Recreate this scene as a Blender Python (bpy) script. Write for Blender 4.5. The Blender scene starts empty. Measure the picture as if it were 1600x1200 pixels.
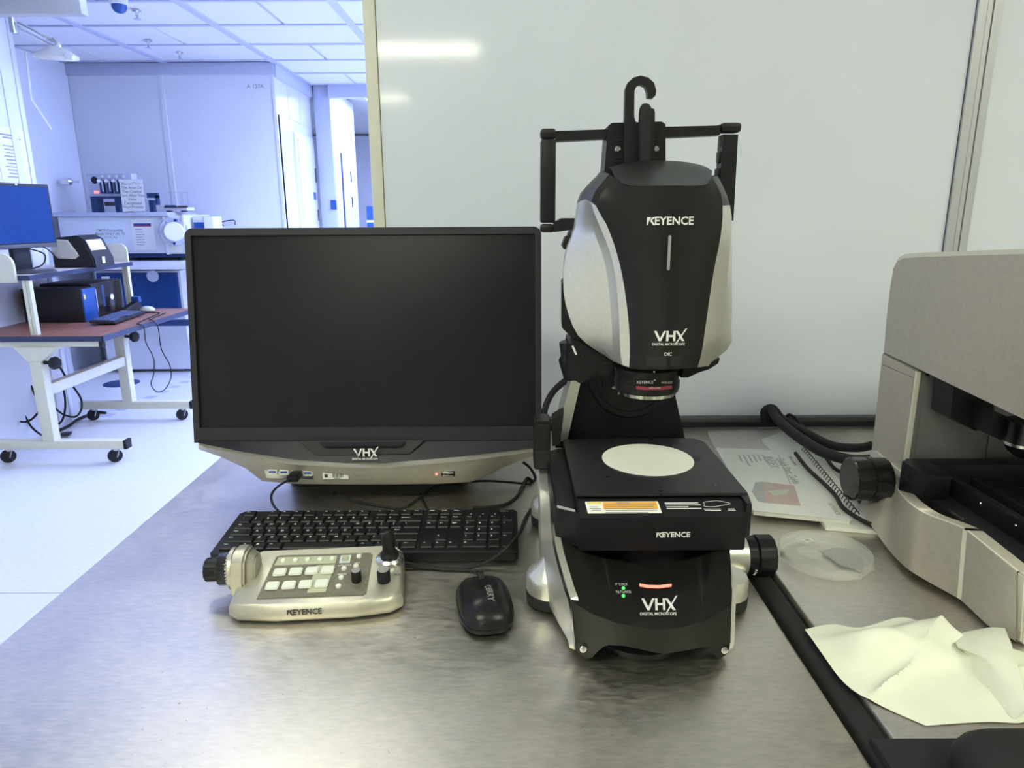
import bpy, bmesh, math, random
from mathutils import Vector, Matrix
from mathutils.bvhtree import BVHTree
random.seed(7)
SC = bpy.context.scene
COL = SC.collection
R = math.radians
# ------------------------------------------------------------------ camera
FPX, TH, ROLL, CAMP = 1090.0, R(13.9), R(0.3), Vector((0, 0, 1.39))
_fw = Vector((0, math.cos(TH), -math.sin(TH))); _r0 = Vector((1, 0, 0)); _u0 = Vector((0, math.sin(TH), math.cos(TH)))
_rt = _r0*math.cos(ROLL)-_u0*math.sin(ROLL); _up = _r0*math.sin(ROLL)+_u0*math.cos(ROLL)
cd = bpy.data.cameras.new('camera'); cd.sensor_width = 36; cd.lens = FPX/1600*36; cd.clip_start = 0.02; cd.clip_end = 60
cam = bpy.data.objects.new('camera', cd); COL.objects.link(cam)
cam.matrix_world = Matrix(((_rt.x, _up.x, -_fw.x, 0), (_rt.y, _up.y, -_fw.y, 0), (_rt.z, _up.z, -_fw.z, CAMP.z), (0, 0, 0, 1)))
SC.camera = cam
# ------------------------------------------------------------------ world, exposure
SC.view_settings.view_transform = 'Standard'; SC.view_settings.look = 'None'
SC.view_settings.exposure = 0.0; SC.view_settings.gamma = 1.0; SC.view_settings.use_curve_mapping = False
wd = bpy.data.worlds.new('world'); SC.world = wd; wd.use_nodes = True
wd.node_tree.nodes['Background'].inputs[0].default_value = (0.6, 0.7, 1.0, 1)
wd.node_tree.nodes['Background'].inputs[1].default_value = 0.05
YEL_COL, YEL_STR = (0.97, 1.0, 0.76), 18.5      # lab luminaires behind the camera
BLU_COL, BLU_STR, BLU_NEAR_STR = (0.42, 0.52, 1.0), 38.0, 3.5      # blue-white light of the bay beyond, partly from added panels
# luminaire rectangles (x0,x1,y0,y1): each becomes a ceiling fixture with an emitting diffuser
YEL = [(-1.45, -0.26, 1.88, 2.05), (-1.45, -0.26, -0.8, -0.3), (-1.45, -0.26, -3.3, -2.8), (-2.4, -1.2, -5.8, -5.3), (0.9, 2.1, -0.8, -0.3)]
BLU_NEAR = [(-2.6, -1.4, 3.0, 3.6), (-2.4, -1.2, 4.1, 4.7), (0.3, 1.5, 3.2, 3.8)]
BLU = [(-0.7, 0.5, 4.4, 5.0), (-0.9, 0.3, 5.6, 6.2), (0.5, 1.7, 5.0, 5.6), (0.5, 1.7, 6.2, 6.8), (-5.6, -4.4, 4.8, 5.4)]  # all but the last added, hidden by the partition, to brighten the far wall
COR = [(-1.7, -0.5, 8.35, 8.95), (-1.7, -0.5, 10.0, 10.6)]
T = 0.9      # table height


def P(px, py, x=None, y=None, z=None):
    d = _fw + _rt*((px-800)/FPX) - _up*((py-600)/FPX)
    t = x/d.x if x is not None else (y/d.y if y is not None else (z-CAMP.z)/d.z)
    return CAMP + d*t
# ------------------------------------------------------------------ materials
def mat(name, col, rough=0.5, metal=0.0, noise=0.0, nscale=40, bump=0.0, bscale=300, emit=0, ecol=None, alpha=1, trans=0, spec=0.5, coat=0, col2=None, stretch=None, rvar=0.0):
    m = bpy.data.materials.new(name); m.use_nodes = True
    nt = m.node_tree; b = nt.nodes['Principled BSDF']; L = nt.links
    b.inputs['Base Color'].default_value = (*col, 1); b.inputs['Roughness'].default_value = rough; b.inputs['Metallic'].default_value = metal
    b.inputs['Specular IOR Level'].default_value = spec
    if coat: b.inputs['Coat Weight'].default_value = coat; b.inputs['Coat Roughness'].default_value = 0.08
    if emit: b.inputs['Emission Color'].default_value = (*(ecol or col), 1); b.inputs['Emission Strength'].default_value = emit
    if alpha < 1: b.inputs['Alpha'].default_value = alpha
    if trans: b.inputs['Transmission Weight'].default_value = trans; b.inputs['IOR'].default_value = 1.4
    if noise or bump or rvar:
        tc = nt.nodes.new('ShaderNodeTexCoord'); mp = nt.nodes.new('ShaderNodeMapping'); L.new(tc.outputs['Object'], mp.inputs['Vector'])
        if stretch: mp.inputs['Scale'].default_value = stretch
    if noise or rvar:
        n = nt.nodes.new('ShaderNodeTexNoise'); n.inputs['Scale'].default_value = nscale; n.inputs['Detail'].default_value = 5; L.new(mp.outputs[0], n.inputs['Vector'])
        if noise:
            mx = nt.nodes.new('ShaderNodeMix'); mx.data_type = 'RGBA'
            c2 = col2 or tuple(max(0, c*(1-noise)) for c in col)
            mx.inputs[6].default_value = (*col, 1); mx.inputs[7].default_value = (*c2, 1)
            rp = nt.nodes.new('ShaderNodeMapRange'); rp.inputs[1].default_value = 0.35; rp.inputs[2].default_value = 0.65
            L.new(n.outputs[0], rp.inputs[0]); L.new(rp.outputs[0], mx.inputs[0]); L.new(mx.outputs[2], b.inputs['Base Color'])
        if rvar:
            r2 = nt.nodes.new('ShaderNodeMapRange'); r2.inputs[1].default_value = 0.3; r2.inputs[2].default_value = 0.7
            r2.inputs[3].default_value = rough-rvar; r2.inputs[4].default_value = rough+rvar
            L.new(n.outputs[0], r2.inputs[0]); L.new(r2.outputs[0], b.inputs['Roughness'])
    if bump:
        n2 = nt.nodes.new('ShaderNodeTexNoise'); n2.inputs['Scale'].default_value = bscale; n2.inputs['Detail'].default_value = 2; L.new(mp.outputs[0], n2.inputs['Vector'])
        bp = nt.nodes.new('ShaderNodeBump'); bp.inputs['Strength'].default_value = bump; bp.inputs['Distance'].default_value = 0.001
        L.new(n2.outputs[0], bp.inputs['Height']); L.new(bp.outputs[0], b.inputs['Normal'])
    return m

def steel_mat(name, col, speck):
    m = mat(name, col, rough=0.36, metal=1.0); nt = m.node_tree; L = nt.links; b = nt.nodes['Principled BSDF']; N = nt.nodes.new
    tc = N('ShaderNodeTexCoord')
    n1 = N('ShaderNodeTexNoise'); n1.inputs['Scale'].default_value = 7; n1.inputs['Detail'].default_value = 8; n1.inputs['Roughness'].default_value = 0.65; L.new(tc.outputs['Object'], n1.inputs['Vector'])
    mp = N('ShaderNodeMapping'); mp.inputs['Rotation'].default_value = (0, 0, R(55)); mp.inputs['Scale'].default_value = (45, 190, 60); L.new(tc.outputs['Object'], mp.inputs['Vector'])
    n2 = N('ShaderNodeTexNoise'); n2.inputs['Scale'].default_value = 1.6; n2.inputs['Detail'].default_value = 6; L.new(mp.outputs[0], n2.inputs['Vector'])
    n3 = N('ShaderNodeTexNoise'); n3.inputs['Scale'].default_value = 160; n3.inputs['Detail'].default_value = 3; L.new(tc.outputs['Object'], n3.inputs['Vector'])
    ad = N('ShaderNodeMath'); ad.operation = 'ADD'; L.new(n1.outputs[0], ad.inputs[0]); L.new(n2.outputs[0], ad.inputs[1])
    rr = N('ShaderNodeMapRange'); rr.inputs[1].default_value = 0.7; rr.inputs[2].default_value = 1.3; rr.inputs[3].default_value = 0.31; rr.inputs[4].default_value = 0.50
    L.new(ad.outputs[0], rr.inputs[0]); L.new(rr.outputs[0], b.inputs['Roughness'])
    cr = N('ShaderNodeMapRange'); cr.inputs[1].default_value = 0.75; cr.inputs[2].default_value = 1.25; L.new(ad.outputs[0], cr.inputs[0])
    mx = N('ShaderNodeMix'); mx.data_type = 'RGBA'; mx.inputs[6].default_value = (*[c*0.86 for c in col], 1); mx.inputs[7].default_value = (*[min(1, c*1.1) for c in col], 1)
    L.new(cr.outputs[0], mx.inputs[0])
    sp = N('ShaderNodeMapRange'); sp.inputs[1].default_value = 0.66; sp.inputs[2].default_value = 0.74; L.new(n3.outputs[0], sp.inputs[0])
    # stains gather in patches
    pa = N('ShaderNodeMapRange'); pa.inputs[1].default_value = 0.5; pa.inputs[2].default_value = 0.62; pa.inputs[4].default_value = speck; L.new(n1.outputs[0], pa.inputs[0])
    ml = N('ShaderNodeMath'); ml.operation = 'MULTIPLY'; L.new(sp.outputs[0], ml.inputs[0]); L.new(pa.outputs[0], ml.inputs[1])
    m2 = N('ShaderNodeMix'); m2.data_type = 'RGBA'; m2.inputs[7].default_value = (0.24, 0.15, 0.07, 1); L.new(mx.outputs[2], m2.inputs[6]); L.new(ml.outputs[0], m2.inputs[0])
    L.new(m2.outputs[2], b.inputs['Base Color'])
    bp = N('ShaderNodeBump'); bp.inputs['Strength'].default_value = 0.10; bp.inputs['Distance'].default_value = 0.0005; L.new(ad.outputs[0], bp.inputs['Height']); L.new(bp.outputs[0], b.inputs['Normal'])
    return m

def wood_mat(name, c1, c2):
    m = mat(name, c1, rough=0.45); nt = m.node_tree; L = nt.links; b = nt.nodes['Principled BSDF']; N = nt.nodes.new
    tc = N('ShaderNodeTexCoord'); mp = N('ShaderNodeMapping'); mp.inputs['Scale'].default_value = (40, 3, 10); L.new(tc.outputs['Object'], mp.inputs['Vector'])
    n = N('ShaderNodeTexNoise'); n.inputs['Scale'].default_value = 2; n.inputs['Detail'].default_value = 6; L.new(mp.outputs[0], n.inputs['Vector'])
    mx = N('ShaderNodeMix'); mx.data_type = 'RGBA'; mx.inputs[6].default_value = (*c1, 1); mx.inputs[7].default_value = (*c2, 1)
    rp = N('ShaderNodeMapRange'); rp.inputs[1].default_value = 0.35; rp.inputs[2].default_value = 0.65; L.new(n.outputs[0], rp.inputs[0]); L.new(rp.outputs[0], mx.inputs[0])
    L.new(mx.outputs[2], b.inputs['Base Color'])
    return m

M = {}
M['steel'] = steel_mat('brushed_steel', (0.65, 0.605, 0.55), 0.9)
M['steel_leg'] = mat('steel_leg', (0.55, 0.55, 0.55), 0.35, 1.0)
M['blk'] = mat('black_plastic', (0.011, 0.011, 0.014), 0.42, spec=0.26, noise=0.15, nscale=60, bump=0.15, bscale=900)
M['bezel'] = mat('console_black', (0.026, 0.026, 0.034), 0.42, spec=0.3, noise=0.1, nscale=60, bump=0.1, bscale=900)
M['plate'] = mat('stage_black', (0.020, 0.020, 0.024), 0.45, spec=0.3, noise=0.1, nscale=60)
M['key2'] = mat('blue_grey_keys', (0.06, 0.085, 0.17), 0.4, noise=0.1)
M['lcd_sheen'] = mat('lcd_room_reflection', (0.004, 0.03, 0.15), 0.5, spec=0.15, emit=0.12, ecol=(0.01, 0.20, 0.85), noise=0.1)  # dark screen; reflection of the blue room put in as colour and faint glow
M['blk_soft'] = mat('black_satin_shell', (0.013, 0.0125, 0.0125), 0.34, spec=0.3, bump=0.12, bscale=1200, noise=0.1, nscale=30)
M['blk_gloss'] = mat('black_gloss', (0.012, 0.012, 0.014), 0.14, noise=0.1, nscale=20)
M['mouse_blk'] = mat('mouse_black', (0.012, 0.012, 0.014), 0.28, spec=0.25, noise=0.1, nscale=20)
M['blk_mat'] = mat('black_matte', (0.010, 0.010, 0.014), 0.6, noise=0.2, nscale=50)
M['rub'] = mat('black_rubber', (0.018, 0.018, 0.020), 0.65, spec=0.3, bump=0.2, bscale=500, noise=0.1)
M['key'] = mat('key_plastic', (0.014, 0.015, 0.018), 0.38, spec=0.26, noise=0.15, nscale=80)
M['screen'] = mat('screen_glass', (0.016, 0.015, 0.021), 0.2, spec=0.2, noise=0.1, nscale=10, bump=0.05, bscale=2500)
M['silver'] = mat('silver_paint', (0.76, 0.745, 0.68), 0.32, 0.7, noise=0.06, nscale=200, bump=0.05, bscale=1500)
M['silver2'] = mat('silver_paint_warm', (0.53, 0.50, 0.42), 0.36, 0.6, noise=0.06, nscale=200, bump=0.05, bscale=1500)
M['chrome'] = mat('bright_metal', (0.75, 0.75, 0.74), 0.2, 1.0, noise=0.05)
M['graphite'] = mat('warm_grey_paint', (0.50, 0.455, 0.40), 0.45, 0.25, noise=0.08, nscale=120, bump=0.12, bscale=1300)
M['greylt'] = mat('pale_paint_lit_rim', (0.74, 0.72, 0.62), 0.4, 0.1, noise=0.05)  # pale paint; the instrument's housing rim wears it for the light it catches
M['greyin'] = mat('inner_grey_panel', (0.22, 0.21, 0.22), 0.4, 0.3, noise=0.06, nscale=100)
M['white'] = mat('white_plastic', (0.80, 0.80, 0.78), 0.35, noise=0.04, nscale=60)
M['disc'] = mat('white_stage_insert', (0.86, 0.87, 0.80), 0.5, noise=0.03, nscale=30)
M['ink'] = mat('white_print', (0.80, 0.80, 0.80), 0.5, noise=0.03)
M['inkdk'] = mat('dark_print', (0.05, 0.045, 0.045), 0.5, noise=0.05)
M['inkgr'] = mat('grey_print', (0.30, 0.29, 0.30), 0.5, noise=0.05)
M['orange'] = mat('orange_print', (0.85, 0.42, 0.05), 0.5, noise=0.05)
M['yellow'] = mat('yellow_print', (0.80, 0.66, 0.10), 0.5, noise=0.05)
M['red'] = mat('red_print', (0.42, 0.05, 0.08), 0.5, noise=0.05)
M['blue'] = mat('blue_anodised', (0.01, 0.10, 0.45), 0.28, 0.6, noise=0.05)
M['padgr'] = mat('grey_keypad', (0.19, 0.17, 0.13), 0.5, noise=0.25, nscale=260)
M['padlt'] = mat('pale_keypad', (0.50, 0.51, 0.36), 0.5, noise=0.08, nscale=100)
M['btn'] = mat('pale_button', (0.80, 0.82, 0.74), 0.4, noise=0.03)
M['board'] = mat('white_panel_gloss', (0.84, 0.88, 1.0), 0.07, noise=0.03, nscale=3, spec=0.5)
M['cream'] = mat('cream_trim', (0.80, 0.79, 0.67), 0.5, noise=0.04)
M['soffit'] = mat('overhead_box_paint', (0.50, 0.50, 0.46), 0.6, noise=0.04)
M['wallw'] = mat('white_cleanroom_panel', (0.74, 0.76, 0.80), 0.3, noise=0.03, nscale=2)
M['wallg'] = mat('pale_wall', (0.72, 0.73, 0.72), 0.5, noise=0.03, nscale=3)
M['floor'] = mat('pale_vinyl_floor', (0.74, 0.74, 0.73), 0.3, noise=0.06, nscale=50, spec=0.4)
M['tile'] = mat('ceiling_tile_white', (0.82, 0.82, 0.84), 0.7, noise=0.05, nscale=120, bump=0.2, bscale=200)
M['tbar'] = mat('ceiling_grid_bar', (0.55, 0.58, 0.70), 0.4, noise=0.05)
M['bandw'] = mat('ceiling_band', (0.52, 0.55, 0.66), 0.4, noise=0.05)  # bay bands: ceiling shade put into the tone; plain grey-blue elsewhere
M['alu'] = mat('aluminium_extrusion', (0.66, 0.66, 0.70), 0.42, 0.7, noise=0.08, nscale=90, stretch=(1, 1, 0.05))
M['rail'] = mat('dark_grey_rail', (0.07, 0.07, 0.075), 0.4, noise=0.1)
M['paper'] = mat('paper', (0.82, 0.82, 0.78), 0.6, noise=0.03, nscale=20)
M['papercool'] = mat('pale_paper', (0.70, 0.80, 0.82), 0.6, noise=0.03, nscale=20)
M['cloth'] = mat('white_wipe_cloth', (0.84, 0.84, 0.72), 0.85, noise=0.05, nscale=25, bump=0.4, bscale=700)
M['clear'] = mat('clear_plastic', (0.93, 0.93, 0.88), 0.12, alpha=0.13, noise=0.03, nscale=20)
M['cleardk'] = mat('clear_plastic_lid', (0.85, 0.85, 0.80), 0.18, alpha=0.17, noise=0.03, nscale=20)
M['bag'] = mat('clear_bag_film', (0.90, 0.92, 0.94), 0.12, alpha=0.28, noise=0.04, nscale=8, bump=0.9, bscale=14)
M['wood'] = wood_mat('brown_laminate', (0.19, 0.075, 0.05), (0.33, 0.15, 0.10))
M['woodlt'] = wood_mat('pale_laminate', (0.52, 0.44, 0.40), (0.62, 0.55, 0.50))
M['edge'] = mat('dark_edge_blue_lit', (0.025, 0.035, 0.08), 0.4, noise=0.1)  # dark edging, tinted with the bay's blue light
M['deskm'] = mat('cream_steel', (0.70, 0.69, 0.52), 0.4, noise=0.04)
M['lcd'] = mat('lcd_glass', (0.015, 0.08, 0.30), 0.3, noise=0.1, nscale=15)
M['lamp_y'] = mat('lamp_diffuser_yellow', (0.9, 0.9, 0.8), 0.5, emit=YEL_STR, ecol=YEL_COL)
M['lamp_b'] = mat('lamp_diffuser_blue', (0.8, 0.85, 0.9), 0.5, emit=BLU_STR, ecol=BLU_COL)
M['lamp_bn'] = mat('lamp_diffuser_blue_dimmed', (0.8, 0.85, 0.9), 0.5, emit=BLU_NEAR_STR, ecol=BLU_COL)
M['led_r'] = mat('red_led', (1, 0.25, 0.18), 0.4, emit=2.0, ecol=(1, 0.18, 0.12))
M['led_g'] = mat('green_led', (0.1, 1, 0.2), 0.4, emit=1.6, ecol=(0.05, 0.8, 0.1))
M['meshdk'] = mat('dark_mesh_blue_lit', (0.02, 0.06, 0.19), 0.5, noise=0.5, nscale=60, stretch=(3, 1, 1))  # dark parts of the bay, blue light mixed into the base colour
M['pcbp'] = mat('red_photo', (0.46, 0.17, 0.16), 0.4, noise=0.7, nscale=60, col2=(0.45, 0.32, 0.24))
M['warmwin'] = mat('translucent_window', (0.62, 0.60, 0.50), 0.25, noise=0.05)

# ------------------------------------------------------------------ object helpers
WM = {}
def thing(name, label, cat, loc=(0, 0, 0), rz=0, group=None):
    o = bpy.data.objects.new(name, None); COL.objects.link(o); o.empty_display_size = 0.05
    o.location = loc; o.rotation_euler = (0, 0, rz); o['label'] = label; o['category'] = cat
    if group: o['group'] = group
    WM[o.name] = (Matrix.Translation(Vector(loc)) @ Matrix.Rotation(rz, 4, 'Z')).inverted()
    return o

def finish(bm, sharp=32):
    bmesh.ops.remove_doubles(bm, verts=bm.verts, dist=1e-6)
    bmesh.ops.recalc_face_normals(bm, faces=bm.faces)
    ca = math.cos(R(sharp))
    for f in bm.faces: f.smooth = True
    for e in bm.edges:
        lf = e.link_faces
        if len(lf) == 2 and lf[0].normal.dot(lf[1].normal) < ca: e.smooth = False

def obj(name, bm, m, parent=None, root=None, sharp=32, label=None, mats=None):
    """link bm as ONE mesh object; root given: bm is in world space and goes into the root's space"""
    if root is not None: bm.transform(WM[root.name])
    finish(bm, sharp)
    me = bpy.data.meshes.new(name); bm.to_mesh(me); bm.free()
    for x in (mats or [m]): me.materials.append(M[x] if isinstance(x, str) else x)
    o = bpy.data.objects.new(name, me); COL.objects.link(o)
    if parent is not None: o.parent = parent
    if label: o['label'] = label
    return o

def tag(o, label, cat, group=None, kind=None):
    o['label'] = label; o['category'] = cat
    if group: o['group'] = group
    if kind: o['kind'] = kind
    return o

def struct(name, bm, m, parent=None, label=None):
    o = obj(name, bm, m, parent)
    if parent is None: o['kind'] = 'structure'
    if label: o['label'] = label
    return o

NB = bmesh.new
def box(bm, x0, x1, y0, y1, z0, z1, bev=0, seg=2):
    vs = [bm.verts.new((x, y, z)) for x in (x0, x1) for y in (y0, y1) for z in (z0, z1)]
    fs = [bm.faces.new([vs[i] for i in q]) for q in ((0, 1, 3, 2), (4, 6, 7, 5), (0, 4, 5, 1), (2, 3, 7, 6), (0, 2, 6, 4), (1, 5, 7, 3))]
    if bev:
        es = list({e for f in fs for e in f.edges})
        bmesh.ops.bevel(bm, geom=es, offset=bev, segments=seg, affect='EDGES', clamp_overlap=True, profile=0.5)
    return bm
def bx(*a, **k): return box(NB(), *a, **k)

def rrect(x0, x1, y0, y1, r, n=5, corners=(1, 1, 1, 1)):
    pts = []
    for (cx, cy, a0, k) in ((x1-r, y1-r, 0, 0), (x0+r, y1-r, 90, 1), (x0+r, y0+r, 180, 2), (x1-r, y0+r, 270, 3)):
        if corners[k]:
            for i in range(n+1):
                a = R(a0+90*i/n); pts.append((cx+r*math.cos(a), cy+r*math.sin(a)))
        else:
            pts.append(((x1, y1), (x0, y1), (x0, y0), (x1, y0))[k])
    return pts

def mapax(axis, u, v, w):
    return {'z': (u, v, w), 'y': (u, w, v), 'x': (w, u, v)}[axis]

def prism(bm, pts, axis, a, b, bev=0, seg=2, scale_b=1.0):
    """polygon pts extruded along axis from a to b; u,v = xy / xz / yz"""
    cu = sum(p[0] for p in pts)/len(pts); cv = sum(p[1] for p in pts)/len(pts)
    lo = [bm.verts.new(mapax(axis, p[0], p[1], a)) for p in pts]
    hi = [bm.verts.new(mapax(axis, cu+(p[0]-cu)*scale_b, cv+(p[1]-cv)*scale_b, b)) for p in pts]
    n = len(pts); fs = [bm.faces.new(lo[::-1]), bm.faces.new(hi)]
    for i in range(n): fs.append(bm.faces.new((lo[i], lo[(i+1) % n], hi[(i+1) % n], hi[i])))
    if bev:
        es = [e for e in {e for f in fs[:2] for e in f.edges}]
        bmesh.ops.bevel(bm, geom=es, offset=bev, segments=seg, affect='EDGES', clamp_overlap=True)
    return bm

def solid(bm, front, back):
    """closed solid between two world polygons with the same vertex count"""
    a = [bm.verts.new(p) for p in front]; b = [bm.verts.new(p) for p in back]; n = len(a)
    bm.faces.new(a); bm.faces.new(b[::-1])
    for i in range(n): bm.faces.new((a[i], b[i], b[(i+1) % n], a[(i+1) % n]))
    return bm

def frameM(o, z, x=None):
    """matrix whose local Z is z"""
    z = Vector(z).normalized(); x = Vector(x) if x is not None else (Vector((1, 0, 0)) if abs(z.x) < 0.9 else Vector((0, 1, 0)))
    x = (x - z*x.dot(z)).normalized(); y = z.cross(x)
    m = Matrix((x, y, z)).transposed().to_4x4(); m.translation = Vector(o); return m

def lathe(bm, prof, o, z=(0, 0, 1), n=32, flute=0, fdep=0.0, cap=True):
    mt = frameM(o, z); rings = []
    for (r, h) in prof:
        ring = []
        for i in range(n):
            rr = r
            if flute and r > 0 and (i % flute == 0): rr = r-fdep
            a = 2*math.pi*i/n
            ring.append(bm.verts.new(mt @ Vector((rr*math.cos(a), rr*math.sin(a), h))))
        rings.append(ring)
    for k in range(len(rings)-1):
        for i in range(n):
            bm.faces.new((rings[k][i], rings[k][(i+1) % n], rings[k+1][(i+1) % n], rings[k+1][i]))
    if cap:
        bm.faces.new(rings[0][::-1]); bm.faces.new(rings[-1])
    return bm

def smooth_path(pts, sub=6):
    p = [Vector(q) for q in pts]
    if len(p) < 3: return p
    out = []
    for i in range(len(p)-1):
        a, b, c, d = p[max(i-1, 0)], p[i], p[i+1], p[min(i+2, len(p)-1)]
        for k in range(sub):
            t = k/sub
            out.append(0.5*((2*b)+(c-a)*t+(2*a-5*b+4*c-d)*t*t+(3*b-a-3*c+d)*t**3))
    out.append(p[-1]); return out

def tube(bm, pts, r, n=8, sub=6, ry=None):
    path = smooth_path(pts, sub) if sub else [Vector(q) for q in pts]
    rings = []; side = None
    for i, p in enumerate(path):
        t = (path[min(i+1, len(path)-1)]-path[max(i-1, 0)]).normalized()
        if side is None: side = t.orthogonal().normalized()
        side = (side-t*side.dot(t)).normalized(); up = t.cross(side)
        rings.append([bm.verts.new(p+side*(r*math.cos(2*math.pi*k/n))+up*((ry or r)*math.sin(2*math.pi*k/n))) for k in range(n)])
    for a, b in zip(rings, rings[1:]):
        for k in range(n): bm.faces.new((a[k], a[(k+1) % n], b[(k+1) % n], b[k]))
    bm.faces.new(rings[0][::-1]); bm.faces.new(rings[-1]); return bm

def grid(bm, rows, midx=None):
    vs = [[bm.verts.new(p) for p in r] for r in rows]
    for i in range(len(vs)-1):
        for j in range(len(vs[0])-1):
            f = bm.faces.new((vs[i][j], vs[i+1][j], vs[i+1][j+1], vs[i][j+1]))
            if midx: f.material_index = midx(i, j)
    return vs

def beam(bm, a, b, w, h, up=(0, 0, 1)):
    a, b = Vector(a), Vector(b); t = (b-a).normalized(); s = t.cross(Vector(up)).normalized(); u = s.cross(t)
    q = lambda c: [c+s*(w/2)+u*(h/2), c-s*(w/2)+u*(h/2), c-s*(w/2)-u*(h/2), c+s*(w/2)-u*(h/2)]
    return solid(bm, q(a), q(b))

FLAT = [False]      # prints laid on curved shells are single layers
def txt(s, size, o, xd, yd, bold=0.0, align='CENTER', ext=0.0002, shear=0, sx=1.0, lead=1.0):
    """text as a bmesh lying in the plane xd,yd at o"""
    c = bpy.data.curves.new('t', 'FONT'); c.body = s; c.size = size; c.align_x = align; c.align_y = 'CENTER'; c.offset = bold*size; c.shear = shear; c.extrude = 0 if FLAT[0] else ext; c.resolution_u = 2; c.space_line = lead
    t = bpy.data.objects.new('t', c); COL.objects.link(t)
    dg = bpy.context.evaluated_depsgraph_get(); me = bpy.data.meshes.new_from_object(t.evaluated_get(dg))
    bm = NB(); bm.from_mesh(me)
    bpy.data.objects.remove(t); bpy.data.curves.remove(c); bpy.data.meshes.remove(me)
    xd = Vector(xd).normalized(); yd = Vector(yd); yd = (yd-xd*yd.dot(xd)).normalized(); zd = xd.cross(yd)
    mt = Matrix((xd*sx, yd, zd)).transposed().to_4x4(); mt.translation = Vector(o)
    bm.transform(mt); return bm

def joinbm(*bms):
    out = bms[0]
    for b in bms[1:]:
        me = bpy.data.meshes.new('j'); b.to_mesh(me); out.from_mesh(me); b.free(); bpy.data.meshes.remove(me)
    return out

def quad(bm, pts, th=0.0004, n=None):
    """thin plate on four (or more) points, thickness th along its normal"""
    p = [Vector(q) for q in pts]; nn = n or (p[1]-p[0]).cross(p[2]-p[0]).normalized()
    if FLAT[0]:
        bm.faces.new([bm.verts.new(q+nn*th) for q in p]); return bm
    return solid(bm, [q+nn*th for q in p], p)

def bars(o, xd, yd, w, specs, th=0.0003):
    """greeked print: thin bars in the plane xd,yd.  specs: (x0,x1,y,h)"""
    xd = Vector(xd).normalized(); yd = Vector(yd).normalized(); bm = NB(); o = Vector(o); nn = xd.cross(yd)
    for (x0, x1, y, h) in specs:
        quad(bm, [o+xd*x0*w+yd*(y-h/2)*w, o+xd*x1*w+yd*(y-h/2)*w, o+xd*x1*w+yd*(y+h/2)*w, o+xd*x0*w+yd*(y+h/2)*w], th, nn)
    return bm

def logo_k(size, o, xd, yd):
    """seven letter maker's word with a slashed first letter, as printed on the devices"""
    b = txt('EYENCE', size, Vector(o)+Vector(xd).normalized()*size*0.42, xd, yd, bold=0.022)
    xd = Vector(xd).normalized(); yd = Vector(yd).normalized(); q = Vector(o)-xd*size*2.05
    f = lambda u, v: q+xd*u*size+yd*(v-0.36)*size
    nn = xd.cross(yd)
    for pts in ([(0, .72), (.36, .72), (.04, .0), (0, .0)], [(.30, .44), (.40, .66), (.70, .72), (.52, .72)], [(.28, .40), (.40, .50), (.78, 0), (.58, 0)], [(.40, .40), (.30, .44), (.62, .74), (.78, .72)]):
        quad(b, [f(u, v) for u, v in pts], 0.0003, nn)
    return b

def logo_v(size, o, xd, yd, sub=True):
    xd = Vector(xd).normalized(); yd = Vector(yd).normalized(); o = Vector(o); nn = xd.cross(yd); b = NB()
    f = lambda u, v: o+xd*u*size+yd*v*size
    st = [[(-1.45, .5), (-1.2, .5), (-.85, -.22), (-.95, -.5)], [(-.95, -.5), (-.85, -.22), (-.5, .5), (-.28, .5), (-.75, -.5)],
          [(-.25, .5), (-.03, .5), (-.03, -.5), (-.25, -.5)], [(-.03, .1), (.42, .1), (.42, -.1), (-.03, -.1)], [(.42, .5), (.64, .5), (.64, -.5), (.42, -.5)],
          [(.62, .5), (.88, .5), (1.55, -.5), (1.28, -.5)], [(.62, -.78), (.80, -.72), (1.75, .72), (1.58, .72)]]
    for pts in st: quad(b, [f(u, v) for u, v in pts], 0.0003, nn)
    if sub: b = joinbm(b, txt('DIGITAL MICROSCOPE', size*0.33, f(0.0, -.82), xd, yd, bold=0.02, sx=0.95))
    return b
def drape(bm, surf, d, lift=0.0002, sight=False):
    """lay a flat print onto a curved surface: every vertex is cast along d onto surf"""
    bv = BVHTree.FromBMesh(surf); d = Vector(d).normalized()
    for _ in range(2): bmesh.ops.subdivide_edges(bm, edges=[e for e in bm.edges if e.calc_length() > .003], cuts=1)
    bmesh.ops.triangulate(bm, faces=bm.faces[:])
    for v in bm.verts:
        if sight: d = (v.co-CAMP).normalized()
        h = bv.ray_cast(v.co-d*.2, d)
        if h[0] is not None: v.co = h[0]-d*lift
    return bm
X1, Y1, Z1 = Vector((1, 0, 0)), Vector((0, 1, 0)), Vector((0, 0, 1))

# ================================================================== SETTING
CEI = 2.7
# floor: vinyl sheets laid with recessed joints
fl = struct('floor', bx(-7, 4, -8, 17, -0.12, -0.006), 'tbar')
for (y0, y1) in ((-8, -2.4), (-2.4, 2.37), (2.37, 7.11), (7.11, 11.8), (11.8, 17)):
    for (x0, x1) in ((-7, -4.6), (-4.6, 0.6), (0.6, 4)):
        obj('floor_sheet', bx(x0+.002, x1-.002, y0+.003, y1-.003, -0.02, 0.0), 'floor', fl)
ce = struct('ceiling', bx(-7, 4, -8, 17, CEI+.03, CEI+.12), 'wallg')
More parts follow.
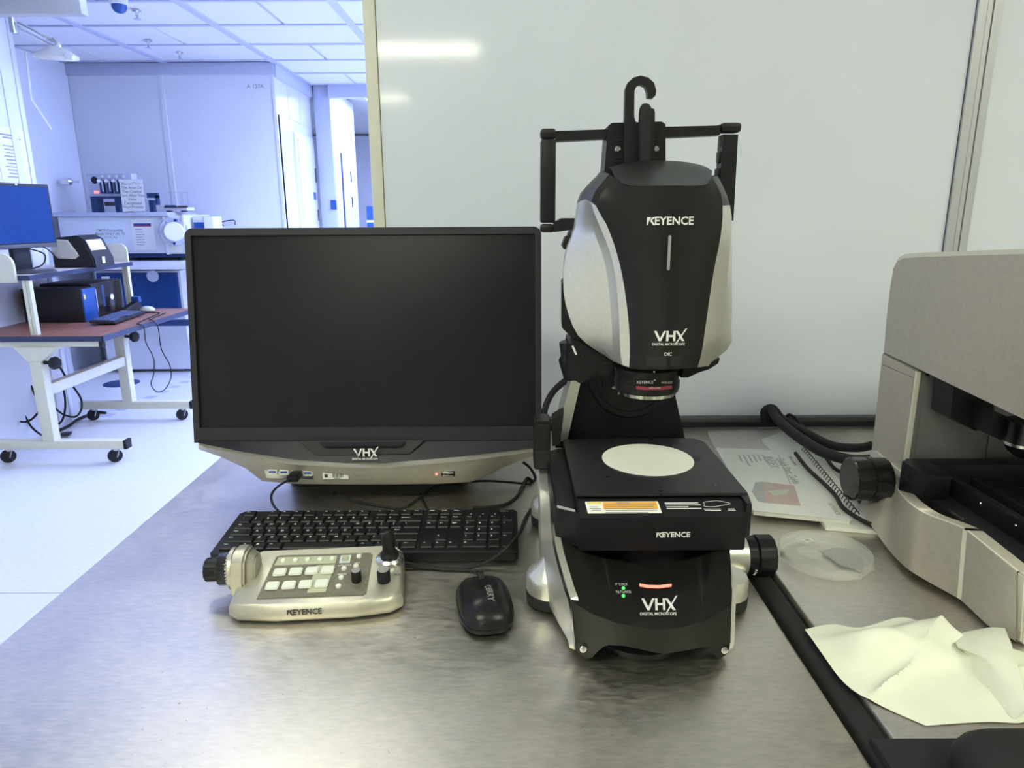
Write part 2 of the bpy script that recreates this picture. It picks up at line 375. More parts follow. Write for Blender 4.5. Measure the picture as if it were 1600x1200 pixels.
# grid tiles over the bay
gy = [3.7+0.6*i for i in range(8)]
gx = [-5.06, -4.08, -3.10, -2.12, -1.14, -0.16, 0.82]
k = 0
for j in range(len(gy)-1):
    for i in range(len(gx)-1):
        xm = (gx[i]+gx[i+1])/2
        # alternate rows are cut into two short tiles
        cuts = [gx[i], xm, gx[i+1]] if (i+j) % 2 else [gx[i], gx[i+1]]
        for a, b in zip(cuts, cuts[1:]):
            obj('ceiling_tile', bx(a+.012, b-.012, gy[j]+.012, gy[j+1]-.012, CEI+.006, CEI+.028), 'tile', ce)
for y in gy: obj('grid_bar', bx(gx[0], gx[-1], y-.014, y+.014, CEI-.004, CEI+.012), 'tbar', ce)
for x in gx: obj('grid_bar', bx(x-.028, x+.028, gy[0], gy[-1], CEI-.006, CEI+.0125), 'tbar', ce)
# partition with glossy white panels behind the bench
YB = 1.575
wb = struct('wall_back', bx(-0.29, 3.2, YB+.01, YB+.09, 0, CEI), 'wallg')
obj('wall_panel', bx(-0.2755, 0.957, YB, YB+.012, 0, CEI), 'board', wb)
obj('wall_panel', bx(1.005, 3.2, YB, YB+.012, 0, CEI), 'board', wb)
obj('end_post', bx(-0.302, -0.277, YB-.006, YB+.095, 0, CEI, bev=.002), 'cream', wb, label='cream end post')
pb = NB()
for (a, b, d) in ((.957, .9745, .010), (.9765, .9865, .008), (.9885, 1.005, .010)): box(pb, a, b, YB-d, YB+.01, 0, CEI)
box(pb, .957, 1.005, YB-.003, YB+.01, 0, CEI)
obj('mullion', pb, 'alu', wb, label='grooved aluminium upright')
tr = struct('trim_1', bx(-0.277, 3.0, 1.552, YB, T+.004, T+.022, bev=.002), 'rail')
obj('lower_lip', bx(-0.277, 3.0, 1.548, 1.5625, T+.001, T+.012), 'blk_mat', tr)
# left partition, overhead box
wl = struct('wall_left', bx(-3.15, -3.05, -7.5, 4.62, 0, CEI), 'wallw')
obj('edge_trim', bx(-3.155, -3.042, 4.62, 4.66, 0, CEI, bev=.003), 'wallw', wl)
obj('cover_strip', bx(-3.05, -3.044, 4.50, 4.56, 0, CEI), 'wallw', wl)
struct('trim_2', bx(-3.05, -2.42, 4.33, 4.4, 2.487, CEI, bev=.004), 'soffit')
# far bay
wf = struct('wall_far', bx(-4.1, -2.15, 6.80, 6.9, 0, CEI), 'wallw')
for (a, b) in ((-4.0, -3.17), (-3.155, -2.15)):
    obj('wall_panel', bx(a+.004, b-.004, 6.785, 6.80, 0, CEI-.1), 'wallw', wf)
obj('cover_strip', bx(-3.185, -3.14, 6.778, 6.786, 0, CEI-.1), 'wallw', wf)
struct('wall_bay_left', bx(-4.1, -4.0, 4.6, 6.8, 0, CEI), 'wallw')
struct('trim_3', bx(-4.0, -2.13, 6.765, 6.80, CEI-.10, CEI, bev=.003), 'bandw')  # darker band colour carries the shade under the ceiling
ws = struct('wall_bay_side', bx(-2.25, -2.15, 6.8, 8.0, 0, CEI), 'wallw')
obj('corner_strip', bx(-2.16, -2.135, 6.775, 6.805, 0, CEI-.1), 'wallw', ws)
for (a, b) in ((6.82, 7.17), (7.18, 7.55), (7.56, 7.95)):
    obj('wall_panel', bx(-2.15, -2.143, a+.004, b-.004, 2.27, CEI-.11), 'wallw', ws)
struct('trim_4', bx(-2.15, -2.11, 6.78, 8.0, CEI-.12, CEI, bev=.003), 'bandw')  # same darkened tone stands in for shade along the wall top
dr = struct('door_1', bx(-2.15, -2.125, 7.27, 7.93, 0, 2.16, bev=.002), 'wallw')
obj('door_leaf', bx(-2.125, -2.115, 7.33, 7.87, 0.02, 2.10, bev=.002), 'wallw', dr)
obj('hinge', bx(-2.118, -2.105, 7.86, 7.885, 1.70, 1.85), 'rail', dr)
obj('hinge', bx(-2.118, -2.105, 7.86, 7.885, 1.30, 1.42), 'rail', dr)
obj('door_sign', bx(-2.115, -2.110, 7.75, 7.83, 1.52, 1.60), 'lcd', dr)
po = struct('trim_5', bx(-2.1, -1.93, 7.95, 8.03, 0, CEI, bev=.004), 'bandw')
struct('trim_6', bx(-1.93, 1.8, 7.9, 8.0, 2.57, CEI, bev=.003), 'bandw')
wc = struct('wall_corridor_left', bx(-2.06, -1.96, 8.03, 9.25, 0, CEI), 'wallw')
obj('door_slot', bx(-1.962, -1.952, 8.42, 8.47, 0.0, 2.05), 'meshdk', wc, label='dark upright door slot')
for z in (1.75, 1.45): obj('hinge', bx(-1.962, -1.95, 8.88, 8.91, z, z+.12), 'rail', wc)
obj('switch_box', bx(-1.985, -1.925, 7.925, 7.952, 1.42, 1.52, bev=.004), 'lcd', po)
struct('wall_corridor_end', bx(-4, 1.8, 13, 13.1, 0, CEI), 'wallw')
struct('wall_bay_right', bx(1.8, 1.9, YB+.09, 13, 0, CEI), 'wallw')
struct('wall_right', bx(3.2, 3.3, -7.5, YB+.09, 0, CEI), 'wallg')
struct('wall_front', bx(-3.15, 3.3, -7.6, -7.5, 0, CEI), 'wallg')
# luminaires
def luminaire(r, m, label, group):
    x0, x1, y0, y1 = r
    t = thing('ceiling_light', label, 'light', ((x0+x1)/2, (y0+y1)/2, CEI-.02), group=group)
    b = NB(); e = .02
    for a in ((x0-e, x0, y0-e, y1+e), (x1, x1+e, y0-e, y1+e), (x0, x1, y0-e, y0), (x0, x1, y1, y1+e)): box(b, *a, CEI-.022, CEI+.03)
    obj('frame', b, 'white', t, t)
    obj('diffuser', bx(x0, x1, y0, y1, CEI-.018, CEI-.010), m, t, t)
for r in YEL: luminaire(r, 'lamp_y', 'yellowish ceiling light panel out of view above the benches', 'ceiling lights over the benches')
for r in BLU: luminaire(r, 'lamp_b', 'blue-white ceiling panel hidden beyond the partition, mostly added to light the far wall', 'ceiling lights of the bay')
for r in BLU_NEAR: luminaire(r, 'lamp_bn', 'dimmer blue-white ceiling panel over the rolling desk, out of view', 'dimmer ceiling lights of the bay')
for r in COR: luminaire(r, 'lamp_b', 'bright ceiling light in the passage past the blue header', 'ceiling lights of the passage')

# ================================================================== BENCHES
def bench(name, label, x0, x1, y0, y1, legs):
    t = thing(name, label, 'table', ((x0+x1)/2, (y0+y1)/2, 0))
    obj('tabletop', bx(x0, x1, y0, y1, T-.045, T, bev=.005, seg=3), 'steel', t, t)
    for (a, b) in legs:
        l = obj('leg', lathe(NB(), [(.02, .03), (.02, T-.045)], (a, b, 0), n=16), 'steel_leg', t, t)
        obj('foot', lathe(NB(), [(.026, 0), (.026, .012), (.014, .03)], (a, b, 0), n=16), 'blk', l, t)
    obj('lower_shelf', bx(x0+.06, x1-.06, y0+.07, y1-.07, .24, .27, bev=.004), 'steel_leg', t, t)
    return t
bench('steel_bench', 'long stainless steel bench that holds the computer display and keyboard', -.605, .325, -.25, 1.545, [(-.55, -.19), (.27, -.19), (-.55, 1.49), (.27, 1.49)])
b2 = bench('steel_bench', 'stainless steel bench past the black gap, under the big grey instrument', .362, 2.2, -.25, 1.545, [(.43, -.18), (2.1, -.18), (.43, 1.49), (2.1, 1.49)])
obj('gap_strip', bx(.334, .361, -.25, 1.545, T-.09, T-.004, bev=.006, seg=3), 'rub', b2, b2, label='black strip added to keep the gap dark')  # strip added so the gap stays dark above the pale floor

# ================================================================== DISPLAY CONSOLE
dc = thing('display_console', 'large black computer display on silver base, screen switched off', 'computer', (-.249, 1.25, T))
LEAN = math.atan2(.05, .326)
du, dv = Vector((1, 0, 0)), Vector((0, math.sin(LEAN), math.cos(LEAN))); dw = du.cross(dv)   # dw points at the viewer
DO = Vector((-.2485, 1.149, 1.031))
def D(u, v, w=0): return DO+du*u+dv*v+dw*w
def dpoly(bm, pts, w0, w1): return solid(bm, [D(u, v, w1) for u, v in pts], [D(u, v, w0) for u, v in pts])
out = rrect(-.300, .299, -.026, .338, .013, 6, (1, 1, 0, 0))
iw = (-.2885, .2885, 0, .3255)
inn = [(min(max(u, iw[0]), iw[1]), min(max(v, iw[2]), iw[3])) for u, v in out]
b = NB()
fo = [b.verts.new(D(u, v, .001)) for u, v in out]; fo2 = [b.verts.new(D(u*.996, v*.996+.0006, .004)) for u, v in out]
fi2 = [b.verts.new(D(u, v, .004)) for u, v in inn]; fi = [b.verts.new(D(u, v, -.004)) for u, v in inn]; bo = [b.verts.new(D(u*.985, v*.985, -.042)) for u, v in out]
n = len(out)
for A, B in ((bo, fo), (fo, fo2), (fo2, fi2), (fi2, fi)):
    for i in range(n): 
        q = [A[i], A[(i+1) % n], B[(i+1) % n], B[i]]
        b.faces.new(q)
b.faces.new(bo)
obj('bezel', b, 'bezel', dc, dc)
obj('screen', dpoly(NB(), [(iw[0], iw[2]), (iw[1], iw[2]), (iw[1], iw[3]), (iw[0], iw[3])], -.02, -.0025), 'screen', dc, dc, label='dark switched-off glossy screen')
obj('rear_cover', solid(NB(), [D(u*.93, v*.9+.02, -.041) for u, v in out], [D(u*.8, v*.75+.05, -.085) for u, v in out]), 'blk_mat', dc, dc)
# chin and silver base: lofted between traced feature lines, each at its own distance
xs = [310, 345, 380, 420, 460, 500, 540, 570, 600, 640, 680, 720, 760, 800, 836]
def interp(tab, x):
    for (a, b) in zip(tab, tab[1:]):
        if a[0] <= x <= b[0]:
            return a[1]+(b[1]-a[1])*(x-a[0])/(b[0]-a[0])
    return tab[0][1] if x < tab[0][0] else tab[-1][1]
topl = [(310, 686.5), (570, 687.5), (836, 685.5)]
chin = [(310, 693), (380, 707), (460, 719), (540, 724), (600, 724.5), (640, 720.5), (720, 714), (800, 705), (836, 701)]
rim = [(310, 698), (380, 713), (460, 726), (540, 731), (600, 731), (640, 728), (720, 721), (800, 710.5), (836, 705.5)]
low = [(310, 702), (345, 714), (360, 721), (384, 732), (410, 752), (460, 756), (560, 757.5), (700, 756), (735, 753), (770, 740), (785, 731), (836, 711)]
xs2 = sorted(set(xs+[360, 384, 410, 735, 770, 785]))
def yb(x): return .022*(1-((x-572)/270)**2)       # bow of the front towards the viewer
rows = [[P(x, interp(topl, x), y=1.144) for x in xs2], [P(x, interp(topl, x)+3, y=1.139-.3*yb(x)) for x in xs2], [P(x, interp(chin, x)-1, y=1.132-yb(x)) for x in xs2], [P(x, interp(chin, x), y=1.136-yb(x)) for x in xs2]]
rows = [[p+Vector((0, .16, 0)) for p in rows[0]]]+rows+[[p+Vector((0, .16, 0)) for p in rows[-1]]]
b = NB(); g = grid(b, rows)
b.faces.new([r[0] for r in g]); b.faces.new([r[-1] for r in g][::-1]); obj('chin', b, 'bezel', dc, dc)
r0 = [[P(x, interp(chin, x), y=1.130-yb(x)) for x in xs2], [P(x, interp(rim, x)-1.5, y=1.124-yb(x)) for x in xs2], [P(x, interp(rim, x), y=1.122-yb(x)) for x in xs2], [P(x, interp(low, x)-1.5, y=1.136-yb(x)) for x in xs2], [P(x, interp(low, x), y=1.139-yb(x)) for x in xs2]]
r0 = [[p+Vector((0, .12, 0)) for p in r0[0]]]+r0+[[Vector((p.x*.94-.015, p.y+.20, max(p.z+.004, T+.02))) for p in r0[-1]]]
b = NB(); g = grid(b, r0); b.faces.new([r[0] for r in g]); b.faces.new([r[-1] for r in g][::-1])
sb = obj('base', b, 'silver2', dc, dc, label='silver base with bowed front')
obj('foot', prism(NB(), rrect(-.42, -.08, 1.20, 1.37, .04), 'z', T, T+.035), 'blk_mat', dc, dc)
# recessed card slot panel with the mark
YC = 1.112
c = lambda x, y, d=0: P(x, y, y=YC+d)
b = solid(NB(), [c(468, 689, .014), c(662, 688, .014), c(640, 709, .004), (c(492, 711, .004))], [c(468, 689, .03), c(662, 688, .03), c(640, 709, .03), c(492, 711, .03)])
obj('slot_panel', b, 'blk_mat', dc, dc)
b = solid(NB(), [c(497, 691, .008), c(634, 690, .008), c(626, 697, .002), c(506, 698, .002)], [c(497, 691, .03), c(634, 690, .03), c(626, 697, .03), c(506, 698, .03)])
obj('slot_lip', b, 'blk_gloss', dc, dc)
obj('emblem', logo_v(.0135, c(570, 707, -.003), X1, (0, .12, 1)), 'ink', dc, dc, label='white emblem lettering')
fr = lambda x, y, d=0: P(x, y, y=1.129-yb(x)+d)
# usb recess
b = solid(NB(), [fr(412, 731), fr(488, 734), fr(490, 749), fr(417, 747)], [fr(412, 731, .02), fr(488, 734, .02), fr(490, 749, .02), fr(417, 747, .02)])
up = obj('usb_panel', b, 'chrome', dc, dc)
for (x, y) in ((426, 738), (444, 738.5), (462, 739), (481, 740)):
    q = fr(x, y, -.0015)
    pt = obj('usb_port', bx(q.x-.0075, q.x+.0075, q.y-.001, q.y+.01, q.z-.0045, q.z+.0045, bev=.0008), 'white', up, dc)
    pt['label'] = 'white framed usb socket'
    obj('usb_tongue', bx(q.x-.006, q.x+.006, q.y-.0015, q.y, q.z-.0005, q.z+.003), 'lcd', up, dc)
q = fr(524, 742, -.001)
st = obj('asset_sticker', bx(q.x-.0215, q.x+.0215, q.y, q.y+.02, q.z-.0075, q.z+.0075), 'paper', dc, dc)
b = bars((q.x, q.y-.0004, q.z-.001), X1, Z1, .0215, [(-.2+.1*i, -.2+.1*i+(.03 if i % 3 else .06), 0, .28) for i in range(9)]+[(-.85, -.6, -.02, .26)])
b = joinbm(b, txt('THE UNIVERSITY OF TEXAS', .0028, (q.x, q.y-.0004, q.z+.0042), X1, Z1), txt('6230418', .0026, (q.x+.003, q.y-.0004, q.z-.006), X1, Z1))
obj('sticker_print', b, 'inkdk', st, dc)
obj('maker_mark', logo_k(.0085, fr(566, 740.5, -.0012), X1, Z1), 'inkgr', dc, dc, label='grey maker lettering')
obj('model_mark', txt('VHX-7000', .0055, fr(566, 748, -.0005), X1, Z1), 'inkgr', dc, dc)
q = fr(700, 741, -.002)
pw = obj('power_button', bx(q.x-.0095, q.x+.0095, q.y, q.y+.012, q.z-.0035, q.z+.0035, bev=.001), 'chrome', dc, dc)
obj('button_rim', bx(q.x-.0112, q.x+.0112, q.y+.001, q.y+.012, q.z-.0048, q.z+.0048, bev=.001), 'blk', pw, dc)
obj('power_light', lathe(NB(), [(.0022, 0), (.0022, .001), (.001, .0022)], fr(682, 741, 0), (0, -1, 0), n=12), 'led_r', dc, dc, label='glowing red power light')

# ================================================================== KEYBOARD
kb = thing('keyboard', 'black full-size keyboard lying in front of the large display', 'keyboard', (-.213, .910, T), R(.3))
KM = Matrix.Translation((0, 0, .013)) @ Matrix.Rotation(R(4.2), 4, 'X')
def kadd(name, bm, m, parent, **k): bm.transform(KM); return obj(name, bm, m, parent, **k)
kadd('body', prism(NB(), rrect(-.221, .221, 0, .128, .006), 'z', -.010, .003, bev=.002), 'blk', kb)
kadd('front_edge', prism(NB(), [(-.221, .0045), (.221, .0045), (.219, .0), (-.219, 0)], 'z', .0028, .0042), 'rub', kb)
for sx in (-.17, .17): obj('rear_foot', bx(sx-.012, sx+.012, .112, .124, 0, .014), 'rub', kb)
obj('front_pad', bx(-.2, .2, .004, .012, 0, .004), 'rub', kb)
U = .019; KX0 = -.2115; KY0 = .0095
kmesh = {}
legends = []
def key(ux, uy, w=1, h=1, s='', yo=0):
    """one key: ux from the left edge, uy rows up from the space row"""
    kk = (w, h)
    x = KX0+(ux+w/2)*U; y = KY0+(uy+h/2)*U
    if kk not in kmesh:
        b = NB(); a, c_ = w*U/2-.0011, h*U/2-.0011
        lo = [b.verts.new(p) for p in ((-a, -c_, 0), (a, -c_, 0), (a, c_, 0), (-a, c_, 0))]
        mi = [b.verts.new((p.co.x*(a-.0006)/a, p.co.y*(c_-.0006)/c_, .0026)) for p in lo]
        tp = [b.verts.new((p.co.x*(a-.0018)/a, p.co.y*(c_-.0018)/c_, .0040)) for p in lo]
        for A, B in ((lo, mi), (mi, tp)):
            for i in range(4): b.faces.new((A[i], A[(i+1) % 4], B[(i+1) % 4], B[i]))
        b.faces.new(tp); finish(b, 25)
        me = bpy.data.meshes.new('key'); b.to_mesh(me); b.free(); me.materials.append(M['key']); kmesh[kk] = me
    o = bpy.data.objects.new('key', kmesh[kk]); COL.objects.link(o); o.parent = kb
    o.matrix_local = KM @ Matrix.Translation((x, y, .003))
    if s:
        single = len(s) == 1
        legends.append(txt(s, .0058 if single else .0034, (x-w*U/2+.004, y+h*U/2-.0062, .0071), X1, Y1, align='LEFT', ext=0.0001, bold=.01))
row = [('`', 1)]+[(c, 1) for c in '1234567890-=']+[('Backspace', 2)]
def krow(uy, items, u0=0):
    u = u0
    for s, w in items:
        if s is not None: key(u, uy, w, 1, s)
        u += w
krow(5.1, [('Esc', 1), (None, 1)]+[('F%d' % i, 1) for i in (1, 2, 3, 4)]+[(None, .5)]+[('F%d' % i, 1) for i in (5, 6, 7, 8)]+[(None, .5)]+[('F%d' % i, 1) for i in (9, 10, 11, 12)])
krow(4, row)
krow(3, [('Tab', 1.5)]+[(c, 1) for c in 'QWERTYUIOP[]']+[('\\', 1.5)])
krow(2, [('Caps', 1.75)]+[(c, 1) for c in "ASDFGHJKL;'"]+[('Enter', 2.25)])
krow(1, [('Shift', 2.25)]+[(c, 1) for c in 'ZXCVBNM,./']+[('Shift', 2.75)])
krow(0, [('Ctrl', 1.5), ('Fn', 1), ('#', 1), ('Alt', 1.25), ('', 5.75), ('Alt', 1.25), ('Fn', 1), ('', 1), ('Ctrl', 1.25)])
krow(5.1, [('PrtSc', 1), ('ScrLk', 1), ('Pause', 1)], 15.25); krow(4, [('Ins', 1), ('Home', 1), ('PgUp', 1)], 15.25); krow(3, [('Del', 1), ('End', 1), ('PgDn', 1)], 15.25)
key(16.25, 1, 1, 1, '^'); krow(0, [('<', 1), ('v', 1), ('>', 1)], 15.25)
krow(4, [('Num', 1), ('/', 1), ('*', 1), ('-', 1)], 18.4); krow(3, [('7', 1), ('8', 1), ('9', 1)], 18.4); krow(2, [('4', 1), ('5', 1), ('6', 1)], 18.4); krow(1, [('1', 1), ('2', 1), ('3', 1)], 18.4)
krow(0, [('0', 2), ('.', 1)], 18.4); key(21.4, 2, 1, 2, '+'); key(21.4, 0, 1, 2, 'Ent')
lg = kadd('key_legends', joinbm(*legends), 'ink', kb); lg['kind'] = 'stuff'
b = NB()
for i in range(3): lathe(b, [(.001, 0), (.0008, .0006)], (KX0+(18.9+i)*U, KY0+5.5*U, .003), n=8)
kadd('status_lights', b, 'ink', kb)
kadd('badge', txt('DELL', .006, (.2, .123, .0031), X1, Y1), 'inkgr', kb)

# ================================================================== CONTROLLER
ct = thing('control_pad', 'silver microscope control pad with joystick, lying in front of the keyboard', 'controller', (-.245, .770, T), R(4.8))
# local frame: x along the front edge, y away from the viewer
CW, CD = .107, .118
def top_z(y): return .0235+.13*y
b = NB()
pl = [(-CW, .012), (-CW+.012, .001), (-.048, -.006), (.048, -.006), (CW-.014, .001), (CW, .014), (CW-.004, CD-.012), (CW-.014, CD), (-CW+.014, CD), (-CW, CD-.012)]
def ring(sc, zf, dy=0): return [(x*sc[0], (y-CD/2)*sc[1]+CD/2, zf(y)) for x, y in pl]
rg = [ring((.985, .97), lambda y: .0025), ring((1, 1), lambda y: .005), ring((1, 1), lambda y: .0135+.10*max(y, 0)), ring((.975, .95), lambda y: top_z(y)-.003), ring((.95, .915), lambda y: top_z(y))]
vs = [[b.verts.new(p) for p in r] for r in rg]; n = len(pl)
for A, B in zip(vs, vs[1:]):
    for i in range(n): b.faces.new((A[i], A[(i+1) % n], B[(i+1) % n], B[i]))
b.faces.new(vs[0][::-1]); b.faces.new(vs[-1]); bmesh.ops.bevel(b, geom=[e for e in b.edges if abs(e.calc_face_angle(0)) > .5], offset=.0015, segments=2, affect='EDGES')
obj('body', b, 'silver2', ct, sharp=40)
b = NB(); prism(b, [(x*.96, (y-CD/2)*.95+CD/2) for x, y in pl], 'z', 0, .004); obj('rubber_foot', b, 'rub', ct)
TM = Matrix.Translation((0, 0, .0235)) @ Matrix.Rotation(math.atan(.13), 4, 'X')   # top plane
def tadd(name, bm, m, parent=ct, **k): bm.transform(TM); return obj(name, bm, m, parent, **k)
tadd('keypad_panel', prism(NB(), [(-.072, .012), (.058, .010), (.062, .014), (.062, .094), (.058, .099), (-.062, .102), (-.068, .099)], 'z', -.001, .0008), 'padgr', label='grey keypad panel')
tadd('pale_strip', prism(NB(), [(-.066, .079), (.014, .078), (.014, .095), (-.064, .097)], 'z', 0, .0012), 'padlt')
tadd('pale_strip', prism(NB(), [(-.012, .018), (.011, .018), (.014, .075), (-.010, .075)], 'z', 0, .0012), 'padlt')
for i in range(5): tadd('round_button', lathe(NB(), [(.0037, 0), (.0037, .0025), (.0027, .0036)], (-.056+.0162*i, .087, .0008), n=16), 'btn')
for j in (0, 1):
    for i in range(4):
        x = -.066+.0205*i+j*.003; y = .026+.028*j
        tadd('key_button', prism(NB(), rrect(x, x+.0165, y, y+.0155, .0025, 3), 'z', .0006, .0042, bev=.0012), 'btn')
tadd('frame_label', bx(.019, .033, .078, .095, .0002, .0013), 'papercool')
tadd('key_button', prism(NB(), rrect(.0215, .0305, .081, .091, .002, 3), 'z', .001, .004, bev=.001), 'padlt')
for (x, y) in ((.044, .090), (.0425, .068), (.0275, .064), (.0265, .045), (.0255, .027)):
    tadd('round_button', lathe(NB(), [(.0036, 0), (.0036, .0025), (.0026, .0036)], (x, y, .0008), n=16), 'btn')
b = joinbm(txt('SPEED', .0028, (.044, .0965, .001), X1, Y1), txt('AUTO FOCUS', .0028, (.027, .0725, .001), X1, Y1), txt('MEASURE', .0028, (.026, .0535, .001), X1, Y1), txt('LIGHT', .0028, (.043, .0765, .001), X1, Y1))
tadd('keypad_print', b, 'ink')
def small_knob(x, y, r, h):
    k_ = tadd('dial', lathe(NB(), [(r, 0), (r, h*.85), (r*.9, h)], (x, y, .0008), n=24, flute=2, fdep=.0004), 'blk')
    tadd('dial_cap', lathe(NB(), [(r*.84, h), (r*.84, h+.0006)], (x, y, .0008), n=20), 'inkgr', k_)
small_knob(.047, .038, .0065, .016); small_knob(.082, .036, .0085, .017)
js = tadd('joystick', lathe(NB(), [(.0185, .0), (.0180, .006), (.0150, .009), (.012, .0092)], (.086, .079, .0), n=28), 'chrome', label='joystick in a domed metal socket')
tadd('boot', lathe(NB(), [(.0125, .008), (.0125, .012), (.009, .017), (.0085, .022), (.0092, .030), (.0085, .040), (.0055, .045), (.001, .047)], (.086, .079, 0), n=20), 'blk', js)
tadd('dial_mark', lathe(NB(), [(.004, 0), (.004, .0012)], (.0985, .051, .0005), n=16), 'inkgr')
obj('maker_mark', logo_k(.0098, (-.012, -.0068, .0150), X1, (0, .2, 1)), 'inkdk', ct)
b = NB()   # wheel pod on the left end
prof = [(.036, .012), (.072, .010), (.094, .030), (.104, .050), (.1, .068), (.085, .078), (.060, .080), (.042, .070), (.032, .040)]
prof = [(p[0]*.88+.008, p[1]*.80+.002) for p in prof]; pod = prof
prism(b, pod, 'x', -.112, -.094, bev=.003); obj('wheel_pod', b, 'silver2', ct)
b = NB(); prism(b, [(p[0]*.85+.012, p[1]*.86+.004) for p in prof], 'x', -.094, -.084, bev=.002, scale_b=.72); obj('pod_shoulder', b, 'silver2', ct)
wz = (.0, .07, .046)
obj('pod_ring', lathe(NB(), [(.0275, 0), (.0275, .004), (.025, .006)], (-.112, .069, .038), (-1, 0, 0), n=40), 'silver2', ct)
w1 = obj('focus_wheel', lathe(NB(), [(.021, .004), (.021, .019), (.0198, .021)], (-.112, .069, .038), (-1, 0, 0), n=48, flute=4, fdep=.001), 'blk_gloss', ct)
obj('fine_wheel', lathe(NB(), [(.0155, .020), (.0155, .036), (.0142, .038)], (-.112, .069, .038), (-1, 0, 0), n=48, flute=4, fdep=.0009), 'blk', w1)
b = NB()
for i in range(14):
    a = R(100+i*11); q = Vector((-.112-.007, .069+.0213*math.cos(a), .038+.0213*math.sin(a)))
    box(b, q.x-.0012, q.x+.0012, q.y-.0012, q.y+.0012, q.z-.0005, q.z+.0005)
obj('wheel_print', b, 'ink', w1)

# ================================================================== MOUSE
ms = thing('computer_mouse', 'black wired mouse in front of the keyboard, by the microscope foot', 'mouse', (-.036, .790, T), R(9))
b = NB(); rows = []
NU, NV = 22, 12
def mouse_out(a):
    c, s = math.cos(a), math.sin(a)
    return (math.copysign(abs(c)**.62, c)*(.0345+.002*s), math.copysign(abs(s)**.72, s)*.060)
for k in range(NV):
    t = k/(NV-1)
    if k == 0: sc, z = .93, .002
    elif k == 1: sc, z = 1.0, .008
    else:
        sc = max(.03, 1-((k-1)/(NV-2))**1.3); z = .008+.024*max(0, 1-sc**3.2)**.6
    rows.append([(x*sc, y*sc-(.005*t), z*(1-.10*(y/.06)) if k > 1 else z) for x, y in (mouse_out(2*math.pi*i/NU) for i in range(NU))])
vs = [[b.verts.new(p) for p in r] for r in rows]
for A, B in zip(vs, vs[1:]):
    for i in range(NU): b.faces.new((A[i], A[(i+1) % NU], B[(i+1) % NU], B[i]))
b.faces.new(vs[0][::-1]); b.faces.new(vs[-1])
bmesh.ops.subdivide_edges(b, edges=b.edges[:], cuts=1, smooth=.1, use_grid_fill=True)
bmesh.ops.triangulate(b, faces=b.faces[:])
mtxt = txt('CHERRY', .0115, (0, 0, 0), X1, Y1, bold=.012, ext=0)
mtxt.transform(Matrix.Translation((.004, -.014, .05)) @ Matrix.Rotation(R(-90), 4, 'Z'))
mtxt = drape(mtxt, b, (0, 0, -1), .0006)
mb = obj('body', b, 'mouse_blk', ms, sharp=60)
obj('side_band', joinbm(prism(NB(), [(x*1.012, y*1.012) for x, y in (mouse_out(2*math.pi*i/44) for i in range(44))], 'z', .004, .009)), 'blk', ms)
b = NB(); lathe(b, [(.0075, -.0035), (.009, 0), (.0075, .0035)], (0, .036, .0245), (1, 0, 0), n=18); obj('scroll_wheel', b, 'rub', ms)
obj('maker_mark', mtxt, 'inkgr', ms)

# ================================================================== DIGITAL MICROSCOPE
mi = thing('digital_microscope', 'tall black and silver digital microscope with a white disc on its stage', 'microscope', (.18, .90, T))
# ---- head: shell lofted through feature curves
def curve(pts, n):
    p = smooth_path([Vector(q) for q in pts], 8); L = [0]
    for a, c_ in zip(p, p[1:]): L.append(L[-1]+(c_-a).length)
    out = []
    for k in range(n):
        t = L[-1]*k/(n-1); i = 0
        while i < len(L)-2 and L[i+1] < t: i += 1
        f = (t-L[i])/max(L[i+1]-L[i], 1e-9); out.append(p[i].lerp(p[i+1], f))
    return out
NR = 20
def hc(tab, y, y2=None):
    m = len(tab); return curve([P(a, c_, y=(y if y2 is None else y+(y2-y)*i/(m-1))) for i, (a, c_) in enumerate(tab)], NR)
c1 = hc([(935, 272), (908, 302), (902, 330), (897, 362), (885, 393), (880, 440), (885, 480), (901, 521), (925, 543), (958, 563)], .93, .92)
c2 = hc([(944, 269), (916, 305), (921, 338), (930, 368), (942, 400), (949, 432), (953, 470), (956, 510), (957, 540), (962, 566)], .89)
c25 = hc([(952, 272), (924, 310), (932, 341), (944, 370), (955, 400), (962, 435), (966, 475), (968, 513), (969, 548), (972, 570)], .868)
c3 = hc([(960, 278), (931, 318), (945, 345), (956, 372), (965, 400), (973, 435), (979, 475), (983, 515), (984, 550), (983, 574)], .862)
c4 = hc([(985, 291), (986, 325), (992, 360), (997, 390), (1000, 420), (1003, 450), (1006, 490), (1008, 520), (1010, 555), (1010, 576)], .843, .85)
c5 = hc([(1045, 291), (1045, 325), (1045, 355), (1045, 385), (1045, 415), (1045, 445), (1045, 485), (1045, 520), (1044, 556), (1044, 577)], .834, .843)
c6 = hc([(1100, 290), (1101, 325), (1096, 355), (1092, 385), (1088, 415), (1084, 445), (1080, 485), (1076, 520), (1072, 556), (1070, 576)], .843, .85)
c7 = hc([(1112, 276), (1127, 305), (1129, 340), (1125, 375), (1117, 415), (1111, 450), (1106, 485), (1101, 520), (1096, 553), (1090, 574)], .862)
c8 = hc([(1116, 274), (1129, 303), (1142, 335), (1144, 375), (1144, 410), (1144, 445), (1144, 480), (1143, 515), (1141, 541), (1110, 567)], .92)
c0 = [p+Vector((.006, .09, 0)) for p in c1]; c9 = [p+Vector((-.006, .09, 0)) for p in c8]
